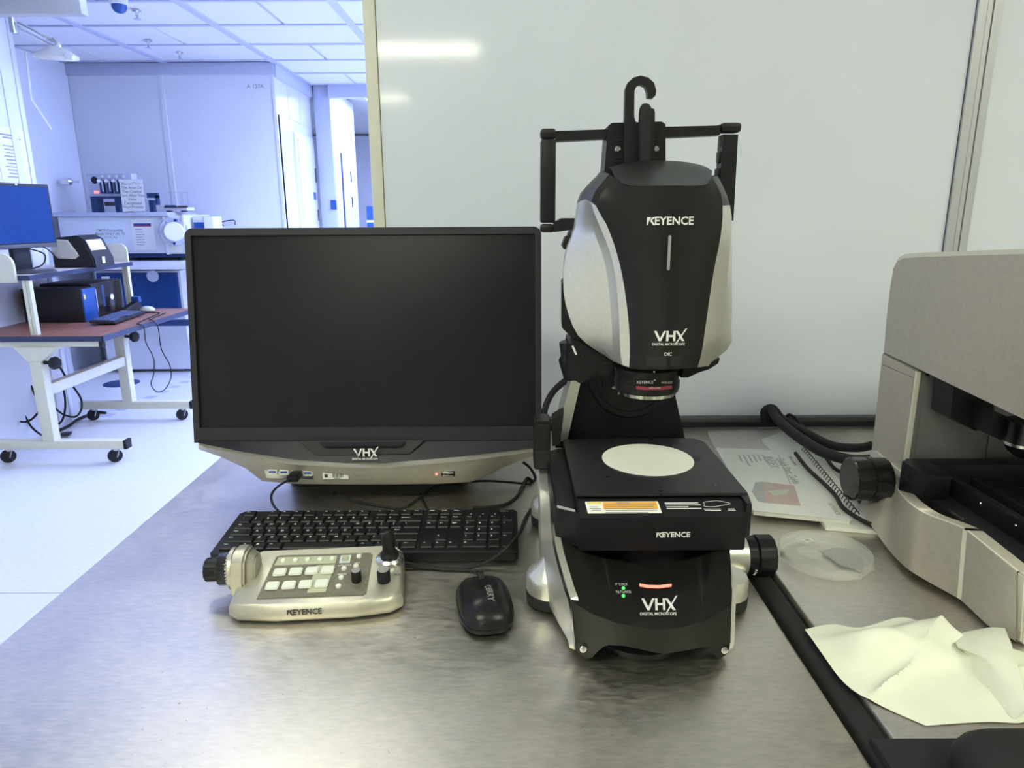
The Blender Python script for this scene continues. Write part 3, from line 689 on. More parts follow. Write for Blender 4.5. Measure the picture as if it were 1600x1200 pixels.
# smooth the depth step between neighbouring columns: silver flank and black face as two parts sharing the seam
def shell(cols): b = NB(); grid(b, [[c_[i] for c_ in cols] for i in range(NR)]); return b
bk = NB(); blk_cols = [c3, c4, c5, c6, c7]
def fine(cols, k=4):
    """resample across: smooth rows"""
    rows = []
    for i in range(NR): rows.append(smooth_path([c_[i] for c_ in cols], k))
    return rows
rows = fine(blk_cols)
back = [P(950, 263, y=.98), P(976, 255, y=.985), P(1005, 251.5, y=.99), P(1040, 251.5, y=.99), P(1075, 254, y=.985), P(1100, 260, y=.98), P(1113, 268, y=.97)]
grid(bk, rows)
top0 = rows[0]; nb = len(top0)
bs = smooth_path(back, 3)[:]; bs = [bs[round(i*(len(bs)-1)/(nb-1))] for i in range(nb)]
mid = [a.lerp(c_, .5)+Vector((0, 0, .004)) for a, c_ in zip(top0, bs)]
capr = [top0, [a.lerp(c_, .06)+Vector((0, 0, .001)) for a, c_ in zip(top0, bs)], mid, bs]
low = [[p+Vector((0, .03, -.001)) for p in rows[-1]], [Vector((p.x, .97, p.z)) for p in rows[-1]]]
grid(bk, [rows[-1]]+low)
bmesh.ops.triangulate(bk, faces=bk.faces[:]); headmap = bk.copy()
face = obj('front_shell', bk, 'blk_soft', mi, mi, sharp=28, label='black front shell with white lettering')
obj('top_cover', (lambda b: (grid(b, [[p+Vector((0, 0, .0006)) for p in r] for r in capr]), b)[1])(NB()), 'blk_soft', mi, mi)
SPL = 3
def flank(cols, name, top_m):
    b = NB(); grid(b, [[c_[i] for c_ in cols] for i in range(SPL, NR)])
    o = obj(name, b, 'silver', mi, mi, sharp=22, label='silver painted flank of the head')
    b = NB(); grid(b, [[c_[i] for c_ in cols] for i in range(0, SPL+1)])
    obj('shoulder', b, top_m, mi, mi, sharp=22); return o
flank([c0, c1, [a.lerp(b_, .5)+Vector((-.002, 0, 0)) for a, b_ in zip(c1, c2)], c2, c25, c3], 'left_flank', 'blk_soft')
flank([c7, [a.lerp(b_, .5)+Vector((.004, -.006, 0)) for a, b_ in zip(c7, c8)], c8, c9], 'right_flank', 'blk_soft')
obj('rear_housing', solid(NB(), [P(945, 266, y=.985), P(1112, 268, y=.985), c9[6], c9[-3], c9[-1], c0[-1], c0[-3], c0[6]], [q+Vector((0, .07, 0)) for q in [P(945, 266, y=.985), P(1112, 268, y=.985), c9[6], c9[-3], c9[-1], c0[-1], c0[-3], c0[6]]]), 'blk_mat', mi, mi)
obj('underside', solid(NB(), [c1[-1], c2[-1], c3[-1]+Vector((0, .004, 0)), rows[-1][8]+Vector((0, .01, 0)), c7[-1], c8[-1], c8[-1]+Vector((0, .09, 0)), c1[-1]+Vector((0, .09, 0))], [p+Vector((0, 0, .02)) for p in [c1[-1], c2[-1], c3[-1]+Vector((0, .004, 0)), rows[-1][8]+Vector((0, .01, 0)), c7[-1], c8[-1], c8[-1]+Vector((0, .09, 0)), c1[-1]+Vector((0, .09, 0))]]), 'blk_mat', mi, mi)
# prints on the face
FLAT[0] = True
def on_face(bm): return drape(bm, headmap, (0, 1, 0), .0005, True)
f0 = lambda x, y: P(x, y, y=.834)
obj('maker_mark', on_face(logo_k(.0128, f0(1046, 345.5), X1, Z1)), 'ink', face, mi)
obj('emblem', on_face(logo_v(.0125, f0(1045, 525), X1, Z1)), 'ink', face, mi)
obj('function_mark', on_face(txt('DIC', .0055, f0(1044, 553.5), X1, Z1, bold=.02)), 'ink', face, mi)
b = NB(); q0, q1 = f0(1046.5, 366), f0(1046, 424)
prism(b, rrect(q0.x-.0028, q0.x+.0028, q1.z, q0.z, .0027, 5), 'y', .8332, .85); obj('light_slot', b, 'blk_mat', face, mi)
b = NB(); prism(b, rrect(q0.x-.0016, q0.x+.0016, q1.z+.0015, q0.z-.0012, .0015, 5), 'y', .8327, .85); obj('light_bar', b, 'inkgr', face, mi)
b = quad(NB(), [f0(1012, 560), f0(1070, 559), f0(1068, 575), f0(1014, 576)], .0005); obj('lower_latch', drape(b, headmap, (0, 1, 0), .0004), 'blk_mat', face, mi)
b = NB()
for (x, y) in ((905, 340), (912, 341), (905, 352), (912, 353)):
    q = P(x, y, y=.945); box(b, q.x-.002, q.x+.002, q.y-.06, q.y-.02, q.z-.0012, q.z+.0012)
# side cover with buttons, lower arm
sc = [(878, 444), (883, 437), (892, 455), (899, 495), (906, 526), (935, 548), (960, 567), (957, 574), (920, 556), (878, 512)]
obj('side_cover', solid(NB(), [P(x, y, y=.945) for x, y in sc], [P(x, y, y=.945)+Vector((.003, .06, 0)) for x, y in sc]), 'blk', mi, mi)
for (x, y) in ((884, 452), (886, 464), (887, 488)):
    obj('side_button', lathe(NB(), [(.005, -.004), (.005, .001), (.004, .002)], P(x, y, y=.944), (-.5, -1, 0), n=16), 'rub', mi, mi)
la = [(890, 537), (903, 533), (935, 551), (957, 567), (958, 576), (949, 590), (934, 586), (922, 590), (908, 600), (889, 590), (887, 572)]
lo_ = obj('nosepiece_arm', solid(NB(), [P(x, y, y=.935) for x, y in la], [P(x, y, y=.935)+Vector((0, .07, 0)) for x, y in la]), 'blk', mi, mi)
obj('arm_knob', lathe(NB(), [(.021, 0), (.022, .03), (.017, .036), (.015, .055)], P(903, 588, y=.99), (-.25, 0, 1), n=24), 'blk', lo_, mi)
obj('index_plate', quad(NB(), [P(893, 541, y=.934), P(896, 540, y=.934), P(902, 554, y=.934), P(899, 555, y=.934)]), 'ink', lo_, mi)
for (x, y) in ((909, 557), (946, 568), (937, 580)): obj('screw', lathe(NB(), [(.002, 0), (.002, .0008)], P(x, y, y=.935), (0, -1, 0), n=10), 'blk_gloss', lo_, mi)
ra = [(1068, 577), (1092, 574), (1125, 560), (1122, 568), (1108, 577), (1092, 582), (1075, 590), (1064, 590)]
obj('nosepiece_arm', solid(NB(), [P(x, y, y=.92) for x, y in ra], [P(x, y, y=.92)+Vector((0, .08, 0)) for x, y in ra]), 'blk', mi, mi)
# ---- objective
LX, LY = .187, .94
zl = lambda y: P(1012, y, y=.897).z
ob = obj('objective_lens', lathe(NB(), [(.043, zl(620)), (.0445, zl(615)), (.0445, zl(604)), (.0435, zl(603.5)), (.0435, zl(592)), (.0445, zl(590)), (.0445, zl(583)), (.041, zl(579)), (.041, zl(560))], (LX, LY, 0), n=48), 'blk_soft', mi, mi, label='black objective with white and red print')
ocyl = lathe(NB(), [(.0438, zl(620)), (.0438, zl(570))], (LX, LY, 0), n=96)
obj('lens_ring', lathe(NB(), [(.034, zl(628)), (.040, zl(626)), (.0415, zl(619)), (.0405, zl(616))], (LX, LY, 0), n=36, flute=3, fdep=.0008), 'chrome', ob, mi)
obj('front_glass', lathe(NB(), [(.033, zl(628.5)), (.033, zl(626))], (LX, LY, 0), n=32), 'blk_gloss', ob, mi)
ocyl2 = lathe(NB(), [(.0449, zl(622)), (.0449, zl(570))], (LX, LY, 0), n=96)
oc = lambda bm: drape(bm, ocyl2, (0, 1, 0), .0002, True)
o0 = lambda x, y: P(x, y, y=.896)
obj('lens_band', oc(quad(NB(), [o0(x, y) for x, y in ((994, 603), (1010, 604.3), (1030, 604.3), (1050, 602), (1050, 607.5), (1030, 609.5), (1010, 609.5), (994, 608))], .0001, Vector((0, -1, 0)))), 'red', ob, mi)
b = joinbm(oc(txt('KEYENCE', .0052, o0(1008, 597.5), X1, Z1, bold=.02)), oc(txt('VHX-E20', .0038, o0(1042, 598), X1, Z1, bold=.01)), drape(txt('x20-x100', .0040, o0(1023, 606), X1, Z1, bold=.01), ocyl2, (0, 1, 0), .0006, True))
b = joinbm(b, oc(lathe(NB(), [(.0012, 0), (.0012, .0001)], o0(1023, 594), (0, -1, 0), n=10)), oc(lathe(NB(), [(.0012, 0), (.0012, .0001)], o0(1022, 581), (0, -1, 0), n=10)))
obj('lens_print', b, 'ink', ob, mi); ocyl.free(); ocyl2.free()
FLAT[0] = False
# ---- column, hub, spine
colp = [(905, 596), (930, 560), (1040, 560), (1051, 600), (1060, 640), (1074, 700), (868, 700)]
obj('column', solid(NB(), [P(x, y, y=1.075) for x, y in colp], [P(x, y, y=1.075)+Vector((0, .07, 0)) for x, y in colp]), 'blk', mi, mi)
q = P(985, 588, y=1.065)
hb = obj('tilt_hub', lathe(NB(), [(.066, -.02), (.066, .008), (.063, .010), (.055, .010), (.054, .0085), (.046, .0085), (.045, .012), (.03, .012), (.028, .015)], q, (0, -1, 0), n=56), 'blk', mi, mi)
b = joinbm(txt('0', .006, P(967, 583, y=1.052), X1, Z1, bold=.02), txt('45', .006, P(959, 606, y=1.052), X1, Z1, bold=.02), txt('90', .006, P(968, 615, y=1.052), X1, Z1, bold=.02))
obj('hub_scale', b, 'ink', hb, mi)
sp = [(893, 592), (908, 594), (886, 690), (866, 690)]
obj('silver_strut', solid(NB(), [P(x, y, y=1.05) for x, y in sp], [P(x, y, y=1.05)+Vector((.004, .09, 0)) for x, y in sp]), 'silver', mi, mi, label='leaning silver strut of the stand')
wdg = [(862, 655), (881, 644), (875, 695), (863, 697)]
lv = obj('lever_block', solid(NB(), [P(x, y, y=.985) for x, y in wdg], [P(x, y, y=.985)+Vector((.002, .03, 0)) for x, y in wdg]), 'blk_soft', mi, mi)
q = P(847, 690, y=.99); b = NB(); z0, z1 = P(847, 728, y=.985).z, P(847, 656, y=.985).z
prism(b, rrect(q.x-.0125, q.x+.0118, z0, z1, .004, 4), 'y', .975, 1.02, bev=.003)
hd = obj('lever_handle', b, 'blk_soft', mi, mi)
obj('handle_grip', prism(NB(), rrect(q.x-.0128, q.x+.0121, z0-.001, z0+.028, .004, 4), 'y', .971, 1.02, bev=.002), 'rub', hd, mi)
obj('lever_shaft', lathe(NB(), [(.006, 0), (.006, .022)], (q.x+.008, 1.0, z1-.016), (1, 0, 0), n=14), 'blk_gloss', hd, mi)
# ---- cable frame behind the head
YH = 1.05
def hbx(x0, y0, x1, y1, d0=-.012, d1=.012, bev=.0025, yy=YH):
    a, c_ = P(x0, y0, y=yy), P(x1, y1, y=yy); return bx(min(a.x, c_.x), max(a.x, c_.x), yy+d0, yy+d1, min(a.z, c_.z), max(a.z, c_.z), bev=bev)
fr_ = obj('cable_frame', hbx(844.5, 219, 867, 348), 'blk', mi, mi)
obj('frame_corner', hbx(844, 202, 868, 217.5, -.013, .013, .004), 'blk', fr_, mi)
obj('frame_corner', hbx(844, 350, 866, 363, -.013, .013, .004), 'blk', fr_, mi)
obj('frame_bar', solid(NB(), [P(868, 204.5, y=YH-.01), P(948, 202, y=YH-.01), P(948, 217, y=YH-.01), P(868, 221, y=YH-.01)], [P(868, 204.5, y=YH-.01)+Vector((0, .02, 0)), P(948, 202, y=YH-.01)+Vector((0, .02, 0)), P(948, 217, y=YH-.01)+Vector((0, .02, 0)), P(868, 221, y=YH-.01)+Vector((0, .02, 0))]), 'blk', fr_, mi)
obj('frame_bar', solid(NB(), [P(1040, 198, y=YH-.01), P(1125, 196, y=YH-.01), P(1125, 211, y=YH-.01), P(1040, 215, y=YH-.01)], [P(1040, 198, y=YH-.01)+Vector((0, .02, 0)), P(1125, 196, y=YH-.01)+Vector((0, .02, 0)), P(1125, 211, y=YH-.01)+Vector((0, .02, 0)), P(1040, 215, y=YH-.01)+Vector((0, .02, 0))]), 'blk', fr_, mi)
obj('frame_corner', hbx(1124, 193, 1154.5, 208, -.013, .013, .004), 'blk', fr_, mi)
v = [(1130, 210), (1153.5, 210), (1146, 345), (1121, 345)]
fb = NB(); solid(fb, [P(x, y, y=YH-.012) for x, y in v], [P(x, y, y=YH-.012)+Vector((0, .024, 0)) for x, y in v])
for (x, y) in ((1128, 222), (1124, 246), (1121, 272)): 
    q = P(x, y, y=YH); box(fb, q.x-.003, q.x+.006, q.y-.008, q.y+.008, q.z-.008, q.z+.008, bev=.002)
obj('cable_frame', fb, 'blk', mi, mi)
v = [(866, 348), (878, 341), (903, 341), (906, 357), (866, 363)]
obj('frame_mount', solid(NB(), [P(x, y, y=1.02) for x, y in v], [P(x, y, y=1.02)+Vector((0, .03, 0)) for x, y in v]), 'blk', mi, mi)
v = [(884, 371), (893, 366), (893, 385), (882, 390), (879, 384)]
obj('mount_tab', solid(NB(), [P(x, y, y=.99) for x, y in v], [P(x, y, y=.99)+Vector((0, .03, 0)) for x, y in v]), 'blk', mi, mi)
v = [(950, 197), (956, 192), (1034, 190), (1040, 194), (1040, 300), (942, 300)]
sb_ = obj('spine_box', solid(NB(), [P(x, y, y=1.035) for x, y in v], [P(x, y, y=1.035)+Vector((0, .05, 0)) for x, y in v]), 'blk', mi, mi)
for i, yv in enumerate((213, 218.5, 246, 252)):
    for (xa, xb) in ((962, 973), (1022, 1029)):
        a, c_ = P(xa, yv-1.4, y=1.034), P(xb, yv+1.4, y=1.034); obj('vent_slot', bx(a.x, c_.x, 1.0335, 1.036, c_.z, a.z), 'blk_mat', sb_, mi)
for x in (965, 1025): obj('screw', lathe(NB(), [(.0042, 0), (.0042, .001), (.003, .002)], P(x, 233, y=1.035), (0, -1, 0), n=14), 'chrome', sb_, mi)
# hook strap: traced profile extruded
yh = 1.018
hk = [P(x, y, y=yh) for x, y in ((975, 300), (976, 190), (977, 140), (981, 129), (990, 121), (1001, 118), (1013, 121), (1022, 129), (1025.5, 141), (1024.5, 149), (1020, 153.5), (1012, 153), (1011.5, 144), (1008, 135), (1001, 132), (995, 134), (991.5, 142), (991, 181), (993, 190), (1001, 193), (1001, 300))]
obj('cable_hook', solid(NB(), hk, [q+Vector((0, .012, 0)) for q in hk]), 'blk', mi, mi, label='black hook strap standing above the head')
tube_pts = [P(x, y, y=1.01) for x, y in ((1004, 290), (1004, 230), (1004, 180), (1007, 168), (1012, 171), (1013, 190), (1012, 240), (1012, 290))]
obj('looped_strap', tube(NB(), tube_pts, .0042, n=8, sub=5, ry=.006), 'rub', mi, mi)
v = [(1013, 178), (1018, 169), (1022, 170), (1023.5, 176), (1022, 300), (1012, 300)]
obj('cable_hook', solid(NB(), [P(x, y, y=1.012) for x, y in v], [P(x, y, y=1.012)+Vector((0, .012, 0)) for x, y in v]), 'blk', mi, mi)
# ---- stage
PZ = 1.045
obj('stage_plate', prism(NB(), rrect(.079, .295, .8175, 1.036, .022, 5, (1, 1, 0, 0)), 'z', PZ-.004, PZ, bev=.0006), 'plate', mi, mi)
DX, DY = .193, .941
dsk = obj('stage_disc', lathe(NB(), [(.0645, PZ-.001), (.0645, PZ+.0012), (.064, PZ+.0016)], (DX, DY, 0), n=72), 'disc', mi, mi, label='round white insert of the stage')
for s_ in (-1, 1): obj('disc_notch', lathe(NB(), [(.013, PZ-.0005), (.013, PZ+.0004)], (DX+s_*.064, DY+.004, 0), n=24), 'blk_mat', mi, mi)
for (x, y) in ((921, 694), (1011, 695), (1017, 686), (1032, 767), (1033, 773), (1118, 758), (1101, 745), (959, 684), (957, 690), (1066, 690), (949, 745)):
    q = P(x, y, z=PZ); obj('plate_hole', lathe(NB(), [(.002, PZ-.0005), (.002, PZ+.0003)], (q.x, q.y, 0), n=10), 'blk_gloss', mi, mi)
YS = .792
z0 = P(1036, 860, y=YS).z; z1 = P(1036, 806, y=YS).z
sx0, sx1 = P(903, 830, y=YS).x, P(1166, 830, y=YS).x
b = NB(); prism(b, [(YS, z0), (YS, z1-.002), (YS+.003, z1), (YS+.022, PZ-.008), (YS+.05, PZ-.005), (1.05, PZ-.005), (1.05, z0)], 'x', sx0, sx1, bev=.0015); bd = obj('stage_body', b, 'blk', mi, mi)
# stickers lie on the sloping front of the stage
s0, s1 = Vector((0, YS+.003, z1)), Vector((0, YS+.022, PZ-.008)); sd = (s1-s0).normalized()
sn = X1.cross(sd)
sl = lambda u, t: s0+(s1-s0)*t+X1*u+sn*.0004
ux = lambda px: P(px, 785, y=YS+.012).x
stk = obj('warning_sticker', quad(NB(), [sl(ux(918), .10), sl(ux(1033), .10), sl(ux(1030), .92), sl(ux(915), .92)], .0004, sn), 'paper', bd, mi)
obj('sticker_block', quad(NB(), [sl(ux(943), .38)+sn*.0004, sl(ux(1029), .38)+sn*.0004, sl(ux(1027), .88)+sn*.0004, sl(ux(943), .88)+sn*.0004], .0003, sn), 'orange', bd, mi)
obj('sticker_block', quad(NB(), [sl(ux(919), .74)+sn*.0004, sl(ux(941), .74)+sn*.0004, sl(ux(941), .88)+sn*.0004, sl(ux(918), .88)+sn*.0004], .0003, sn), 'yellow', bd, mi)
b = joinbm(txt('CAUTION', .0035, sl(ux(975), .81)+sn*.0009, X1, sd, bold=.02), bars(sl(ux(986), .55)+sn*.0009, X1, sd, .034, [(-.95, .95, .10, .025), (-.95, .85, .0, .025), (-.95, .9, -.1, .025)]), bars(sl(ux(986), .24)+sn*.0006, X1, sd, .034, [(-.95, .95, .03, .02), (-.95, .6, -.06, .02)]), bars(sl(ux(930), .42)+sn*.0006, X1, sd, .0085, [(-.7, .4, .3, .08), (-.8, .8, 0, .1), (-.5, .8, -.3, .08)]))
obj('sticker_print', b, 'inkgr', bd, mi)
b = joinbm(bars(sl(ux(1068), .72)+sn*.0005, X1, sd, .022, [(-1, .9, .06, .06), (-1, 1, -.08, .05)]), bars(sl(ux(1068), .45)+sn*.0005, X1, sd, .022, [(-.95, .3, .06, .05), (-.95, 1, -.06, .06)]), bars(sl(ux(1118), .30)+sn*.0005, X1, sd, .01, [(-1.5, .6, .08, .1), (-1.4, .6, -.12, .1), (1.5, 2.3, .08, .1), (1.5, 2.4, -.12, .1)]))
oc_ = [sl(ux(1118)+.016*math.cos(a)*(1+.25*math.cos(3*a)), .72+.2*math.sin(a)*(1+.2*math.sin(2*a)))+sn*.0005 for a in [2*math.pi*i/20 for i in range(21)]]
tube(b, oc_, .0003, n=4, sub=0)
obj('stage_print', b, 'ink', bd, mi)
obj('maker_mark', logo_k(.0098, P(1051, 836, y=YS-.0004), X1, Z1), 'ink', bd, mi)
# side pods
def pod_(pts, za, zb, name):
    b = NB(); prism(b, pts, 'z', za, zb, bev=.002); return obj(name, b, 'blk', mi, mi)
pd = pod_([(sx0, YS+.004), (sx0-.026, YS+.02), (sx0-.029, 1.02), (sx0, 1.04)], z0+.002, z1+.004, 'stage_pod')
a, c_ = Vector((sx0-.0245, YS+.0195, z1+.0025)), Vector((sx0-.003, YS+.0062, z1+.0025))
obj('pod_highlight', quad(NB(), [a, c_, c_+Vector((0, .003, .002)), a+Vector((0, .004, .002))], .0006), 'inkgr', pd, mi)
pod_([(sx1, YS+.006), (sx1+.009, YS+.012), (sx1+.016, YS+.05), (sx1+.016, .99), (sx1, 1.02)], z0+.012, PZ-.008, 'stage_pod')
obj('stage_column', lathe(NB(), [(.066, .93), (.070, .945), (.070, z0+.004)], (.187, .878, 0), n=48), 'blk', mi, mi)
# ---- base
YF = .70
arcT = [(893, 940), (924, 959), (965, 974), (1014, 983), (1061, 981), (1102, 970), (1143, 946)]
arcB = [(899, 1016), (920, 1029), (935, 1012), (965, 1008), (1034, 1022), (1089, 1014), (1141, 1018)]
fy = [.69, .677, .665, .660, .663, .674, .687]
TOPX = [(867, 845), (905, 862), (945, 884), (1016, 901), (1090, 886), (1115, 866), (1140, 855)]
ty = [.80, .79, .785, .785, .785, .79, .80]
base_rows = []
tp = [P(x, y, y=d) for (x, y), d in zip(TOPX, ty)]; at_ = [P(x, y, y=d) for (x, y), d in zip(arcT, fy)]
tp = smooth_path(tp, 4); at_ = smooth_path(at_, 4)
b = NB(); grid(b, [[p+Vector((0, .2, .0)) for p in tp], tp, [a.lerp(c_, .5)+Vector((0, -.004, .0)) for a, c_ in zip(tp, at_)], at_])
bmesh.ops.triangulate(b, faces=b.faces[:]); hoodmap = b.copy(); hood = obj('base_hood', b, 'blk_soft', mi, mi, sharp=25)
# front fascia with arched cut-out, built with thickness
nA = 28
def fas(k):      # k 0..nA across: returns top and bottom pixel and depth
    t = k/nA; x = 893+(1143-893)*t
    yt = interp(arcT, x); d = curve_y(x)
    xb = 899+(1141-899)*t
    bt = [(899, 1016), (912, 1028), (921, 1030), (931, 1024), (936, 1013), (950, 1008), (975, 1009), (1034, 1022), (1075, 1016), (1092, 1012), (1106, 1011), (1113, 1017), (1119, 1031), (1128, 1028), (1141, 1018)]
    return P(x, yt, y=d), P(xb, interp(bt, xb), y=d)
def curve_y(x): return .660+.028*((x-1016)/125)**2
tops = smooth_path([P(x, y, y=d) for (x, y), d in zip(arcT, fy)], 5)
fk = [fas(k) for k in range(nA+1)]
b = NB()
A = [b.verts.new(p[0]) for p in fk]; B = [b.verts.new(p[1]) for p in fk]
A2 = [b.verts.new(p[0]+Vector((0, .02, 0))) for p in fk]; B2 = [b.verts.new(p[1]+Vector((0, .02, 0))) for p in fk]
for i in range(nA):
    for q in ((A[i], A[i+1], B[i+1], B[i]), (A2[i], B2[i], B2[i+1], A2[i+1]), (B[i], B[i+1], B2[i+1], B2[i]), (A[i], A2[i], A2[i+1], A[i+1])): b.faces.new(q)
b.faces.new((A[0], B[0], B2[0], A2[0])); b.faces.new((A[-1], A2[-1], B2[-1], B[-1]))
fa = obj('base_fascia', b, 'blk_soft', mi, mi)
for (x, y, d) in ((911, 1014, .681), (1132, 1016, .681)):
    obj('screw', lathe(NB(), [(.0038, -.001), (.0038, .001), (.0028, .0014)], P(x, y, y=d-.003), (0, -1, .2), n=16), 'chrome', fa, mi)
obj('base_core', prism(NB(), [(.085, .72), (.16, .69), (.225, .72), (.262, .80), (.262, 1.08), (.06, 1.08), (.06, .80)], 'z', T+.012, T+.045), 'blk_mat', mi, mi)
obj('front_foot', lathe(NB(), [(.055, 0), (.055, .008), (.05, .012)], (.15, .738, T), n=40), 'blk', mi, mi)
# silver side skirts
def skirt(outer, inner, name):
    b = NB(); grid(b, [outer, inner]); g2 = [[p+Vector((0, .004, 0)) for p in outer], [p+Vector((0, .004, 0)) for p in inner]]
    return b
L0 = [P(839, 720, y=1.0), P(841, 780, y=.95), P(843, 865, y=.86), P(855, 934, y=.79), P(869, 967, y=.755), P(892, 1007, y=.705), P(898, 1015, y=.690)]
L1 = [P(860, 728, y=1.0), P(862, 780, y=.93), P(867, 845, y=.80), P(885, 915, y=.713), P(893, 941, y=.690), P(897, 990, y=.687), P(899, 1015, y=.687)]
L0, L1 = smooth_path(L0, 5), smooth_path(L1, 5)
Lm = [a.lerp(c_, .45)+Vector((-.006, 0, .002)) for a, c_ in zip(L0, L1)]
b = NB(); grid(b, [[p+Vector((.02, .01, 0)) for p in L0], L0, Lm, [a.lerp(c_, .86) for a, c_ in zip(Lm, L1)], L1, [p+Vector((.008, .004, 0)) for p in L1]])
obj('side_skirt', b, 'silver', mi, mi, sharp=24, label='silver side of the base')
b = NB(); grid(b, [[a.lerp(c_, .84)+Vector((-.0005, -.001, .0005)) for a, c_ in zip(Lm, L1)], [p+Vector((-.0005, -.0014, .0005)) for p in L1]])
obj('bright_edge', b, 'chrome', mi, mi)
R0 = smooth_path([P(1143, 905, y=.76), P(1150, 915, y=.75), P(1149, 960, y=.72), P(1147, 1005, y=.69), P(1141, 1018, y=.687)], 4)
R1 = [Vector((p.x-.006, p.y-.004, p.z)) for p in R0]
b = NB(); grid(b, [R1, R0, [p+Vector((.006, .10, .0)) for p in R0]])
obj('side_skirt', b, 'silver', mi, mi)
# wedge grooves, lamps, prints on the hood
FLAT[0] = True
dh = (0, 1, -.45)
def on_hood(bm): return drape(bm, hoodmap, dh, .0008, True)
h0 = lambda x, y: P(x, y, y=.74)
hy = Vector((0, .45, 1)).normalized()
for pts in (((938, 862), (944, 862), (959, 950)), ((1088, 880), (1097, 862), (1099, 951))):
    obj('hood_groove', on_hood(quad(NB(), [h0(*p) for p in pts], .0001)), 'blk_mat', hood, mi)
b = NB(); ps = [(999, 911), (1012, 913.5), (1030, 914), (1049, 911.5), (1049, 916), (1030, 918.5), (1012, 918), (999, 915.5)]
obj('status_bar', on_hood(quad(b, [h0(*p) for p in ps], .0008)), 'led_r', hood, mi, label='glowing red status bar')
for y in (919, 931): obj('status_light', drape(lathe(NB(), [(.0019, 0), (.0019, .0004), (.001, .0007)], h0(974, y), (0, -1, .5), n=16), hoodmap, dh, .0004, True), 'led_g', hood, mi, label='green status light')
obj('status_print', on_hood(joinbm(txt('0\u00b0 LOCK', .0038, h0(971, 913), X1, hy), txt('TILT LOCK', .0038, h0(974, 925), X1, hy))), 'ink', hood, mi)
obj('emblem', on_hood(logo_v(.0135, h0(1028, 944), X1, hy)), 'ink', hood, mi)
# feet
FLAT[0] = False
def foot(x, y, r, h, name='levelling_foot'):
    f_ = obj(name, lathe(NB(), [(r, .018), (r*1.0, .036), (r*.93, .042), (r*.35, h), (r*.02, h+.001)], (x, y, T), n=40), 'silver', mi, mi, label='silver foot with black pad')
    obj('foot_pad', lathe(NB(), [(r*.9, 0), (r*1.0, .003), (r*1.02, .014), (r*.97, .017)], (x, y, T), n=40), 'rub', f_, mi)
foot(.052, .812, .035, .062); foot(.062, 1.04, .032, .062); foot(.268, .80, .030, .05); foot(.285, 1.04, .030, .05)
# right-hand focus wheel and blue lock pin
q = P(1172, 881, y=.865); ax = (1, 0, 0)
zc = q.z
fw_ = obj('focus_collar', lathe(NB(), [(.0265, -.028), (.0265, -.0002)], (q.x, .89, zc), ax, n=40), 'silver', mi, mi, label='bright metal collar')
obj('focus_wheel', lathe(NB(), [(.0268, 0), (.0268, .012), (.026, .013), (.0285, .015), (.0285, .036), (.027, .038)], (q.x, .89, zc), ax, n=48, flute=4, fdep=.0012), 'blk', fw_, mi)
obj('focus_axle', lathe(NB(), [(.018, -.06), (.018, -.027)], (q.x, .89, zc), ax, n=20), 'blk', fw_, mi)
b = NB()
for i in range(9):
    a = R(200+i*9); p_ = Vector((q.x+.009, .89+.0272*math.cos(a), zc+.0272*math.sin(a))); box(b, p_.x-.0014, p_.x+.0014, p_.y-.001, p_.y+.001, p_.z-.0005, p_.z+.0005)
obj('wheel_print', b, 'ink', fw_, mi)
q = P(1132, 890, y=.80)
obj('lock_pin', lathe(NB(), [(.0085, q.z), (.0105, q.z+.003), (.0100, q.z+.008), (.0082, q.z+.012), (.0085, z0+.003)], (q.x, .81, 0), n=24), 'blue', mi, mi, label='blue anodised lock pin')
headmap.free(); hoodmap.free()
# nothing of the stand may dip below the bench surface
for o in mi.children_recursive:
    for v in o.data.vertices:
        if v.co.z < .0004: v.co.z = .0004

# ================================================================== GREY INSTRUMENT ON THE RIGHT
gi = thing('grey_instrument', 'big grey laboratory instrument at the right with a black stage', 'instrument', (.8, .95, T))
XL, XR = .632, 1.12
g = lambda x, y: P(x, y, x=XL)
def yz(pts): return [(g(*p).y, g(*p).z) for p in pts]
upper = yz([(1379, 550), (1600, 655)]); f_low = (upper[1][0]-.05, upper[1][1]-.0025)
rear = yz([(1383, 500), (1390, 440), (1395, 412), (1401, 402), (1410, 397), (1440, 394.5), (1600, 388.5)])
pu = [upper[0], f_low, (f_low[0], 1.345)]+rear[::-1]
obj('upper_housing', prism(NB(), pu, 'x', XL+.004, XR), 'greylt', gi, gi, label='rounded housing, caught light painted into its pale rim')
cu = (sum(p[0] for p in pu)/len(pu), sum(p[1] for p in pu)/len(pu))
ins = [(p[0]+(-.004 if p[0] > cu[0] else .0), p[1]+(-.0065 if p[1] > cu[1] else .0)) for p in pu]
obj('side_panel', prism(NB(), ins, 'x', XL, XL+.02), 'graphite', gi, gi, label='flat warm grey side panel')
cp = yz([(1358, 745), (1410, 745), (1433, 577), (1379, 550)])
lowz = .925
col_ = [(cp[0][0], lowz), (cp[1][0], lowz), (cp[2][0], cp[2][1]-.001), (cp[3][0], cp[3][1]-.001)]
obj('rear_column', prism(NB(), col_, 'x', XL+.002, XR), 'greyin', gi, gi)
k1 = yz([(1377, 569), (1429, 592)])
obj('column_panel', prism(NB(), [(col_[0][0], lowz), (col_[1][0]-.0005, lowz), (k1[1][0]+.0035, k1[1][1]), (k1[0][0], k1[0][1])], 'x', XL, XL+.01), 'graphite', gi, gi)
obj('column_cap', prism(NB(), [(k1[0][0], k1[0][1]+.0012), (k1[1][0]+.0035, k1[1][1]+.0012), (col_[2][0]+.0035, col_[2][1]-.0025), (col_[3][0], col_[3][1]-.002)], 'x', XL, XL+.01), 'graphite', gi, gi)
